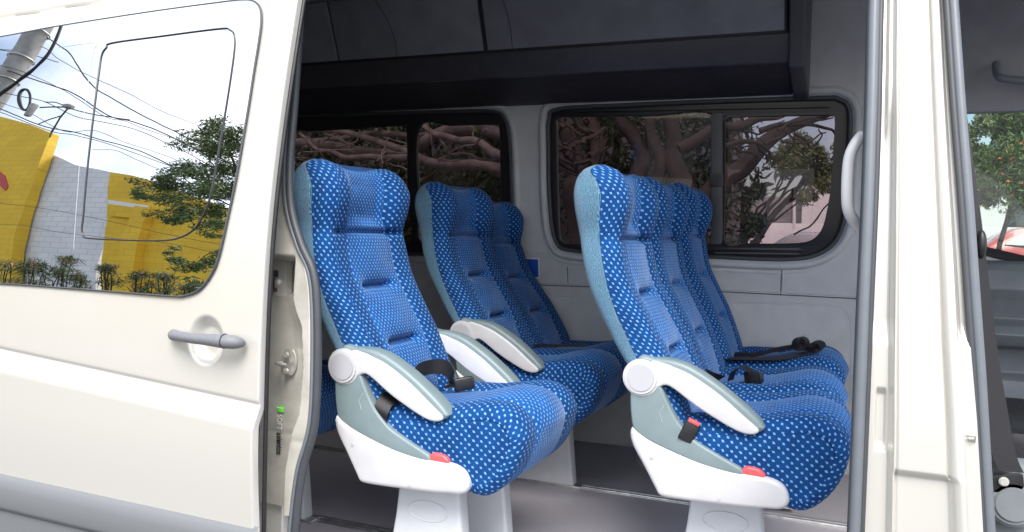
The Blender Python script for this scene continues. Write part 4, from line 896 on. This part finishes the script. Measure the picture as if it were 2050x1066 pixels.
WR = [[(-60, 120), (0, 132), (60, 150), (130, 182), (205, 232), (250, 241), (300, 262), (400, 296), (480, 318), (600, 345)],
      [(-60, 118), (40, 150), (110, 172), (150, 190), (215, 232), (262, 244), (330, 268), (420, 312), (600, 380)],
      [(-60, 170), (20, 190), (90, 205), (150, 232), (210, 245), (280, 262), (360, 300), (460, 350), (600, 400)],
      [(-60, 185), (0, 206), (60, 228), (130, 262), (190, 262), (250, 285), (330, 312), (410, 350), (600, 420)],
      [(-60, 200), (0, 218), (80, 250), (150, 265), (195, 280), (270, 300), (340, 330), (420, 372), (600, 440)],
      [(-60, 205), (0, 224), (100, 262), (150, 272), (230, 294), (300, 318), (360, 338), (440, 372), (600, 430)],
      [(-60, 90), (20, 100), (80, 92), (120, 120), (170, 150), (260, 190), (330, 225), (420, 260), (600, 320)],
      [(60, 60), (130, 100), (180, 165), (230, 200), (300, 240), (400, 290), (600, 370)],
      [(-60, 380), (0, 405), (60, 414), (120, 424), (200, 440), (260, 452), (340, 470), (600, 520)],
      [(-60, 445), (0, 450), (50, 452), (150, 470), (260, 482), (340, 488), (600, 540)],
      [(90, 205), (120, 208), (180, 228), (260, 240)], [(0, 100), (60, 110), (118, 125)], [(185, 300), (240, 305), (310, 335), (380, 350), (600, 420)]]
WL = ['upper thick wire of the bundle, crossing the small vent pane in the door glass reflection', 'wire just under the upper thick one, joining it at the vent pane edge', 'third wire down, passing right beside the coiled cable',
      'wire passing just below the splice box in the mirrored bundle', 'thick wire low in the bundle, leaving the yellow building roof edge', 'lowest wire of the main bundle, skimming the yellow building top',
      'thin faint wire highest in the mirrored sky, starting left of the bundle', 'thin wire dropping steeply from the thick cable top into the bundle', 'thin wire crossing the white block wall at mid height in the reflection',
      'thin wire low across the yellow and white walls, just above the shrubs', 'short thin wire running from the coiled cable towards the bundle', 'short thin wire beside the pole top, ending in open sky', 'lone lowest wire ending at the tree, clear of the bundle']
for i, pl in enumerate(WR):
    P = wig([refl(x, y, -5.2 - 0.05 * i) for x, y in pl], 0.022, 60)
    wo = tube('overhead_wire', P, (0.007, 0.013, 0.009)[i % 3] if i not in (8, 9) else 0.006, M_wire, None, 6); tag(wo, WL[i], 'wire', 'overhead wires along the street')
tc_ = tube('thick_cable', smooth_path([refl(x, y, -5.1) for x, y in [(-10, 200), (10, 182), (45, 155), (85, 120), (105, 92), (118, 68), (126, 40), (128, 0)]], 50), 0.032, M_wire, None, 8); tag(tc_, 'thick black cable curving down from the pole top, mirrored in the door glass', 'cable')
cc = [refl(48 + 12 * math.cos(a), 200 + 21 * math.sin(a), -5.15) for a in np.linspace(0, 2 * math.pi, 28, endpoint=False)]
co_ = tube('cable_coil', cc, 0.028, M_wire, None, 8, True); tag(co_, 'coiled black cable hanging from the wires, mirrored in the door glass', 'cable')
q = refl(63, 222, -5.15); bm = bmesh.new(); box(bm, q[0] - .06, q[0] + .06, -5.2, -5.08, q[2] - .17, q[2] + .17, .03); jb = done('splice_box', bm, M_conc); tag(jb, 'small tan splice box below the coiled cable, mirrored in the door glass', 'box')
q = refl(137, 214, -5.15); lmp = empty('street_lamp'); tag(lmp, 'small street lamp on an angled arm, mirrored in the door glass', 'street lamp')
bm = bmesh.new(); box(bm, q[0] - .075, q[0] + .075, -5.22, -5.08, q[2] - .035, q[2] + .05, .02); done('lamp_head', bm, M_conc, lmp)
tubes('arm', [([refl(135, 218, -5.2), refl(120, 235, -5.2), refl(103, 262, -5.2), refl(98, 275, -7.9)], 0.018), ([refl(80, 216, -5.2), refl(135, 214, -5.2)], 0.016), ([refl(75, 250, -5.2), refl(120, 232, -5.2)], 0.012)], M_wire, lmp, 6)
# young tree whose crown shows at the right of the glass
st_ = empty('street_tree'); tag(st_, 'light green feathery tree mirrored at the right of the door glass', 'tree')
CL = [(425, 250, 22), (440, 240, 14), (455, 265, 26), (415, 280, 22), (390, 300, 26), (430, 300, 28), (470, 290, 26), (375, 345, 24), (410, 340, 32), (450, 345, 32), (330, 358, 20), (310, 375, 20), (350, 372, 26), (395, 380, 34), (440, 390, 30), (480, 370, 26), (300, 395, 16), (275, 390, 12), (350, 400, 22), (335, 440, 20), (370, 430, 28), (410, 440, 26), (450, 440, 20), (350, 520, 16), (380, 535, 18), (410, 525, 22), (440, 510, 16), (345, 505, 12), (395, 565, 16), (500, 330, 30), (520, 400, 30), (430, 415, 20), (425, 470, 14)]
cl = []
for x, y, r in CL:
    q = refl(x, y, -4.8 + rng.uniform(-.5, .5)); s = abs(refl(x + r, y, -4.8)[0] - refl(x, y, -4.8)[0]) * 1.15
    cl.append((*q, s, s * 1.1, s * 1.1))
leaf_mesh('crown', [(a + rng.normal() * d * .5, b + rng.normal() * e * .5, c + rng.normal() * f * .4, d * .8, e * .8, f * .55) for a, b, c, d, e, f in cl for _ in range(4)], 16500, 0.042, [M_leaf, M_leafl], st_, 0.5, 0.45)
tr0 = refl(545, 470, -4.8); rt = np.array([tr0[0] - .3, -4.8, 0.1])
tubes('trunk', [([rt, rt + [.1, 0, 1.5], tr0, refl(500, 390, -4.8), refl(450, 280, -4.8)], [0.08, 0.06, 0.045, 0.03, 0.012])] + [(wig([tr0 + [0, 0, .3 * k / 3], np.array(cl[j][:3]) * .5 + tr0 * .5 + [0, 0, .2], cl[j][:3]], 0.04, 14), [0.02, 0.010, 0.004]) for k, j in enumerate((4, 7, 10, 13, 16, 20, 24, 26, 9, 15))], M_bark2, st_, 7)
# oleander shrubs
OL = ['oleander shrub before the yellow building, at the left edge of the reflection', 'tall oleander shrub before the left end of the white wall, in the reflection', 'bushiest oleander shrub in the middle of the mirrored white wall', 'small low oleander shrub before the right part of the mirrored white wall',
      'sparse upright oleander where the mirrored white wall meets the yellow wall', 'oleander shrub under the pier of the mirrored yellow wall', 'oleander shrub right of the mirrored pier, below the street tree', 'rightmost small oleander shrub, in the lower corner of the door glass', 'oleander shrub beyond the left end of the reflection, in front of the shop building']
for i, (x, y, r, k) in enumerate([(15, 545, 40, 420), (75, 540, 40, 560), (125, 530, 34, 520), (160, 562, 26, 260), (225, 545, 26, 330), (285, 560, 30, 420), (340, 565, 28, 380), (390, 575, 26, 300), (-70, 545, 45, 400)]):
    o = empty('oleander_shrub'); tag(o, OL[i], 'shrub', 'oleander shrubs mirrored in the door glass')
    c = refl(x, y, -3.9); s = abs(refl(x + r, y, -3.9)[0] - c[0]); base = np.array([c[0], -3.9, 0.12]); cps = [(c[0] + rng.uniform(-.6, .6) * s, -3.9 + rng.uniform(-.5, .5) * s, c[2] - 0.08 * s + rng.uniform(-.3, .7) * s, s * .45, s * .45, s * .4) for _ in range(6)]
    leaf_mesh('leaves', cps + [(c[0], -3.9, c[2] - s * .8, s, s * .8, s * .8)], k, 0.075, [M_leaf, M_leafg], o, 0.16, 0.6, -0.8)
    tubes('stem', [(wig([base + [rng.uniform(-.1, .1), 0, 0], base * .5 + np.array(p[:3]) * .5, p[:3]], .03, 10), [0.014, 0.005]) for p in cps], M_bark2, o, 5)
    leaf_mesh('flowers', [(p[0], p[1], p[2], s * .16, s * .16, s * .14) for p in cps[:3]], 60, 0.03, [M_flow], o, 0.9, 0.5)

# ---------------- far side seen through the van's windows
fig = empty('fig_tree'); tag(fig, 'old fig tree with twisting trunks and pinkish limbs close behind the van', 'tree')
lim = []
def L(px, Y, r, amp=0.05, n=34): lim.append((wig([fr(x, y, Y + (Y * 0.02) * k) for k, (x, y) in enumerate(px)], amp, n), r))
# horizontal limbs behind the rear window
L([(1120, 300), (1050, 285), (960, 262), (900, 268), (830, 288), (740, 300), (650, 290), (560, 282), (440, 270)], 6.2, [.05, .055, .055, .05, .045, .04], .05)
L([(1110, 365), (1060, 352), (1000, 345), (930, 332), (860, 318), (780, 290), (700, 268), (600, 262)], 6.0, [.045, .05, .045, .04, .03, .02], .05)
L([(1100, 330), (1000, 308), (950, 292), (905, 278), (870, 262), (820, 235)], 5.7, [.05, .035, .03, .02], .04)
L([(1100, 240), (1000, 262), (920, 276), (850, 275), (760, 262), (690, 274), (600, 285)], 6.4, [.035, .03, .03, .02], .05)
L([(830, 318), (760, 312), (700, 318), (640, 300), (600, 268)], 6.1, [.035, .03, .02, .014], .04)
L([(1000, 322), (950, 318), (900, 300), (880, 280)], 5.9, [.014, .012, .010], .03)
for k in range(22):
    x = rng.uniform(600, 980); y = rng.uniform(240, 330); L([(x, y), (x + rng.uniform(-60, 60), y + rng.uniform(-30, 40)), (x + rng.uniform(-110, 110), y + rng.uniform(-50, 70))], rng.uniform(5.6, 6.6), [.010, .007, .004], .03, 20)
n_pale = len(lim)
# trunks behind the left half of the front window
for px, r in (([(1235, 760), (1222, 480), (1200, 380), (1185, 300), (1165, 210), (1150, 80)], [.2, .09, .07, .06, .05]), ([(1265, 760), (1262, 470), (1285, 360), (1262, 280), (1232, 220), (1225, 80)], [.2, .09, .065, .05, .05]),
              ([(1300, 760), (1305, 450), (1330, 340), (1302, 260), (1292, 200), (1290, 60)], [.15, .07, .05, .045, .04]), ([(1195, 760), (1172, 430), (1150, 350), (1130, 280), (1105, 220)], [.25, .12, .09, .07, .05]),
              ([(1330, 760), (1345, 500), (1362, 360), (1350, 290), (1335, 190)], [.3, .12, .09, .07, .06])): L(px, 6.4, r, .07, 40)
for k in range(16):
    x = rng.uniform(1110, 1200); y = rng.uniform(225, 330); L([(x, y), (x + rng.uniform(-40, 60), y + rng.uniform(-20, 40)), (x + rng.uniform(-60, 90), y + rng.uniform(-30, 80))], rng.uniform(5.6, 6.2), [.018, .012, .006], .04, 20)
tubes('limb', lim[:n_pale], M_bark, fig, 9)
lim = lim[n_pale:]
# dark limbs sweeping to the right
L([(1330, 440), (1400, 400), (1450, 352), (1490, 338), (1520, 305), (1560, 270), (1620, 238), (1700, 205), (1800, 170)], 5.6, [.07, .07, .07, .065, .045, .035, .025], .03)
if False: L([(1330, 380), (1400, 330), (1450, 290), (1500, 262), (1560, 250), (1640, 222), (1760, 190)], 5.8, [.05, .045, .04, .035, .03, .02], .04)
L([(1360, 300), (1430, 262), (1500, 240), (1560, 232), (1650, 205)], 5.5, [.04, .035, .03, .025, .02], .03)
L([(1430, 300), (1490, 282), (1530, 296), (1545, 318)], 5.5, [.02, .014, .008], .01)
L([(1520, 262), (1600, 246), (1660, 262), (1690, 300)], 5.7, [.02, .012, .006], .02)
L([(1560, 248), (1625, 240), (1668, 236)], 5.7, [.014, .008, .005], .02)
L([(1590, 470), (1620, 452), (1650, 420), (1690, 380)], 5.7, [.006, .006, .004], .01)
for k in range(10):
    x = rng.uniform(1450, 1640); y = rng.uniform(225, 300); L([(x, y), (x + rng.uniform(5, 50), y + rng.uniform(-20, 30)), (x + rng.uniform(20, 110), y + rng.uniform(-30, 50))], rng.uniform(5.5, 6.2), [.012, .007, .004], .03, 16)
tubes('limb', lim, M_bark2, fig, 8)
fc = []
for k in range(30): q = fr(rng.uniform(560, 1420), rng.uniform(60, 235), rng.uniform(6.0, 8.0)); fc.append((*q, .6, .5, .35))
for k in range(6): q = fr(rng.uniform(1420, 1700), rng.uniform(60, 150), rng.uniform(6.0, 8.0)); fc.append((*q, .5, .5, .3))
for k in range(60): fc.append((rng.uniform(-7, 2.5), rng.uniform(5.0, 9.5), rng.uniform(5.6, 7.2), 1.0, 1.0, .5))  # unseen upper crown, added to shade the trunks below
leaf_mesh('crown', fc, 26000, 0.065, [M_leafd, M_leaf], fig, 0.5, 0.5)
# dark hedge row behind the fig
hx0 = fr(380, 400, 9.5)[0]; hx1 = fr(1400, 400, 9.5)[0]
for k, xx in enumerate(np.linspace(hx0, hx1, 7)):
    hg = empty('evergreen_shrub'); tag(hg, 'tall dark evergreen shrub in the dense row behind the fig tree', 'shrub', 'evergreen shrubs behind the fig tree')
    leaf_mesh('leaves', [(xx + rng.uniform(-.3, .3), 9.5 + rng.uniform(-.3, .4), z, 0.75, .5, .5) for z in np.linspace(.5, 3.9, 10)], 6500, 0.06, [M_leafd, M_leafd], hg, 0.55, 0.6)
    tubes('stem', [(wig([(xx + dx, 9.5, 0), (xx + dx * 2, 9.5, 2), (xx + dx * 3, 9.5, 3.9)], .08, 12), [.07, .03]) for dx in (-.1, .12)], M_bark2, hg, 6)
    # pale boundary wall panel behind each shrub is one wall, added below
bw = empty('boundary_wall'); tag(bw, 'dark grey boundary wall behind the evergreen row', 'wall')
bm = bmesh.new(); box(bm, hx0 - 4, hx1 + .3, 10.6, 10.85, 0, 4.3, .02); done('wall', bm, M_gwall, bw); bm = bmesh.new(); box(bm, hx0 - 4, hx1 + .3, 10.56, 10.9, 4.3, 4.38, .01); done('coping', bm, M_conc, bw)
# trees beyond
def ptree(label, cx, cy, Y, wpx, hpx, n, leaf, size, trunk_x=None, name='broadleaf_tree'):
    t = empty(name); tag(t, label, 'tree', 'trees beyond the van'); c = fr(cx, cy, Y); sx = abs(fr(cx + wpx, cy, Y)[0] - c[0]); sz = abs(fr(cx, cy + hpx, Y)[2] - c[2]); cps = []
    for _ in range(26):
        a = rng.normal(size=3); a /= np.linalg.norm(a); a *= rng.random() ** .4; cps.append((c[0] + a[0] * sx, Y + a[1] * sx * .6, c[2] + a[2] * sz, sx * .3, sx * .3, sz * .26))
    leaf_mesh('crown', cps, n, size, leaf, t, 0.5, 0.5)
    bx = c[0] if trunk_x is None else fr(trunk_x, cy, Y)[0]
    tubes('trunk', [(wig([(bx, Y, 0), (bx + .1, Y, c[2] * .5), (c[0], Y, c[2])], .1, 14), [.09, .07, .03])] + [(wig([(bx, Y, c[2] * .6), p[:3]], .08, 10), [.03, .01]) for p in cps[:8]], M_bark2, t, 6)
    return t
ptree('grey green feathery tree filling the right of the front side window', 1625, 330, 13.5, 85, 75, 9000, [M_leafg, M_leafl], 0.05, trunk_x=1500)
ptree('dark bushy low tree beside the window catch', 1480, 430, 12.0, 52, 66, 7000, [M_leafd, M_leaf], 0.07)
ptree('bright green tree with orange blossom seen through the cab window', 2010, 300, 14.5, 95, 110, 16000, [M_leafl, M_leafg], 0.05, trunk_x=1900)
cab_t = ptree('dense green tree at the right edge of the cab window', 2120, 300, 16.0, 90, 120, 7000, [M_leaf, M_leafl], 0.10)
of = empty('flame_tree'); tag(of, 'low flame tree with orange blossom clusters, seen through the cab window', 'tree')
cps = [(*fr(x, y, 11.5), .30, .3, .24) for x, y in [(2015, 320), (2040, 345), (2000, 345), (2035, 375), (2055, 360), (2045, 400), (2065, 330), (2030, 300), (2070, 390)]]
leaf_mesh('crown', cps, 5000, 0.036, [M_leaf, M_leafl], of, .5, .5); leaf_mesh('blossom', [(p[0], p[1] - .15, p[2], .25, .2, .2) for p in cps], 50, 0.024, [M_flor], of, .8, .6)
q = fr(2020, 420, 11.5); tubes('trunk', [(wig([(q[0] - .2, 11.5, 0), (q[0] - .1, 11.5, 1), fr(2022, 400, 11.5), fr(2035, 350, 11.5)], .05, 14), [.04, .03, .02])], M_bark2, of, 7)
# pale building behind
bd = empty('white_building'); tag(bd, 'low white rendered building across the parking area', 'building')
bx0 = fr(1380, 400, 30)[0]; bx1 = fr(2500, 400, 30)[0]; zt0 = fr(1640, 345, 30)[2]
xw0 = fr(1606, 400, 30)[0]
bm = bmesh.new(); box(bm, xw0, bx1, 30, 38, 0, zt0, .03); done('wall', bm, M_bwall, bd)
bm = bmesh.new(); box(bm, bx0, xw0, 30.8, 38, 0, zt0 - .8, .03); done('wall', bm, M_gwall, bd)
bm = bmesh.new(); box(bm, bx0, bx1, 29.2, 29.5, 0, fr(1600, 448, 29.2)[2], .03); done('parapet', bm, M_bwall, bd)
for k in range(5):
    x = xw0 + 1.6 + k * 2.3; f_ = bm = bmesh.new(); box(bm, x, x + 1.2, 29.96, 30.05, 1.6, 3.0, .01); wf = done('window', bm, M_cglass, bd)
tubes('post', [([fr(1590, 405, 28.5), fr(1590, 460, 28.5)], .05)], M_bwall, bd, 8)
# parked cars
def car(label, xc, yc, zg, L_, H, paint, flip=1):
    c = empty('parked_car', (xc, yc, zg)); tag(c, label, 'car', 'cars parked beyond the van')
    w_ = 0.86
    side = [(-.5, .30), (-.5, .52), (-.47, .60), (-.36, .64), (-.27, .68), (-.14, .97), (-.04, 1.0), (.10, .99), (.20, .93), (.33, .66), (.44, .62), (.49, .55), (.5, .36), (.49, .22), (-.47, .22)]
    P = resample(smooth_path([(x * L_ * flip, z * H) for x, z in side], 120, closed=True), 110, True); V = []; Fc = []; ys = [-w_, -w_ + .03, -w_ + .12, 0, w_ - .12, w_ - .03, w_]
    cz = P.mean(0)
    for j, y in enumerate(ys):
        ins = (0.94, 0.985, 1, 1.005, 1, 0.985, 0.94)[j]
        for p in P: yy = y * (1 - 0.24 * max(0, (p[1] / H - .62)) / .38); V.append((cz[0] + (p[0] - cz[0]) * ins, yy, cz[1] + (p[1] - cz[1]) * ins))
    m = len(P)
    for j in range(len(ys) - 1):
        for k in range(m): Fc.append((j * m + k, j * m + (k + 1) % m, (j + 1) * m + (k + 1) % m, (j + 1) * m + k))
    Fc += [tuple(range(m - 1, -1, -1)), tuple((len(ys) - 1) * m + k for k in range(m))]
    me_ = mesh('body', V, Fc, paint, c, True, 40); bm = bmesh.new(); bm.from_mesh(me_.data); bmesh.ops.recalc_face_normals(bm, faces=bm.faces[:]); bm.to_mesh(me_.data); bm.free()
    me_.data.set_sharp_from_angle(angle=R(40))
    for pts in ([(-.225, .70), (-.13, .93), (-.03, .955), (-.03, .70)], [(-.015, .70), (-.015, .955), (.09, .945), (.155, .91), (.225, .72)]):
        f = [(x * L_ * flip, z * H) for x, z in pts]; gp_ = plate('side_glass', [roundpoly(f, .05)], 0.012, 0.003, M_cglass, c, y0=0)
        for v in gp_.data.vertices: v.co.y += -w_ * (1 - 0.24 * max(0, (v.co.z / H - .62)) / .38) - 0.004 + 0.02
    for x in (-.32, .32):
        for yy in (-w_ + .02, w_ - .02):
            wl = disc('wheel', (x * L_, yy, .32), .32, .2, M_tyre, c, n=28, bev=.03); disc('rim', (x * L_, yy * 1.02 + (-.09 if yy < 0 else .09), .32), .2, .03, M_metal, wl, bev=.01)
    tube('door_handle', [(-.10 * L_ * flip, -w_ - .012, .60 * H), (-.145 * L_ * flip, -w_ - .012, .60 * H)], .014, M_metal, c, 8)
    tube('window_trim', [(x * L_ * flip, -w_ - .002, .685 * H) for x in (-.25, 0, .25)], .010, M_metal, c, 6)
    return c
car('glossy red parked car seen through the cab window', fr(1958, 480, 19.2)[0] + 1.45, 20.0, 0.62, 4.4, 1.45, M_redcar, -1)
q = fr(1612, 466, 13.0); car('silver parked car seen low in the front side window', q[0] + .4, 13.0, max(q[2] - 1.45, .14), 4.3, 1.45, M_silver)
bm = bmesh.new(); box(bm, -3, 14, 8.2, 27, 0.1, 0.30, .02); lot = done('parking_area', bm, M_asphalt); tag(lot, kind='structure')
bm = bmesh.new(); box(bm, 1.0, 30, 17.5, 27.5, 0.1, 0.62, .02); lot = done('parking_area', bm, M_asphalt); tag(lot, kind='structure')
for o_ in (2,): pass
# the van stands on its own base point
bpy.context.view_layer.update()
van.location = (-1.2, 2.65, 0)
for ch in list(van.children): ch.location = Vector(ch.location) - Vector((-1.2, 2.65, 0))
def settle(root, at_):
    root.location = at_
    for ch in root.children: ch.location = Vector(ch.location) - Vector(at_)
for o in list(COL.objects):
    if o.parent is None and o.type == 'EMPTY' and o.location.length < 1e-6 and o.children:
        pts = [(c.matrix_world @ Vector(b)) for c in o.children if c.type == 'MESH' for b in c.bound_box]
        x = sum(p.x for p in pts) / len(pts); y = sum(p.y for p in pts) / len(pts); settle(o, (x, y, max(0, min(p.z for p in pts))))
# empty seats' children were linked with shared meshes: nothing else to do
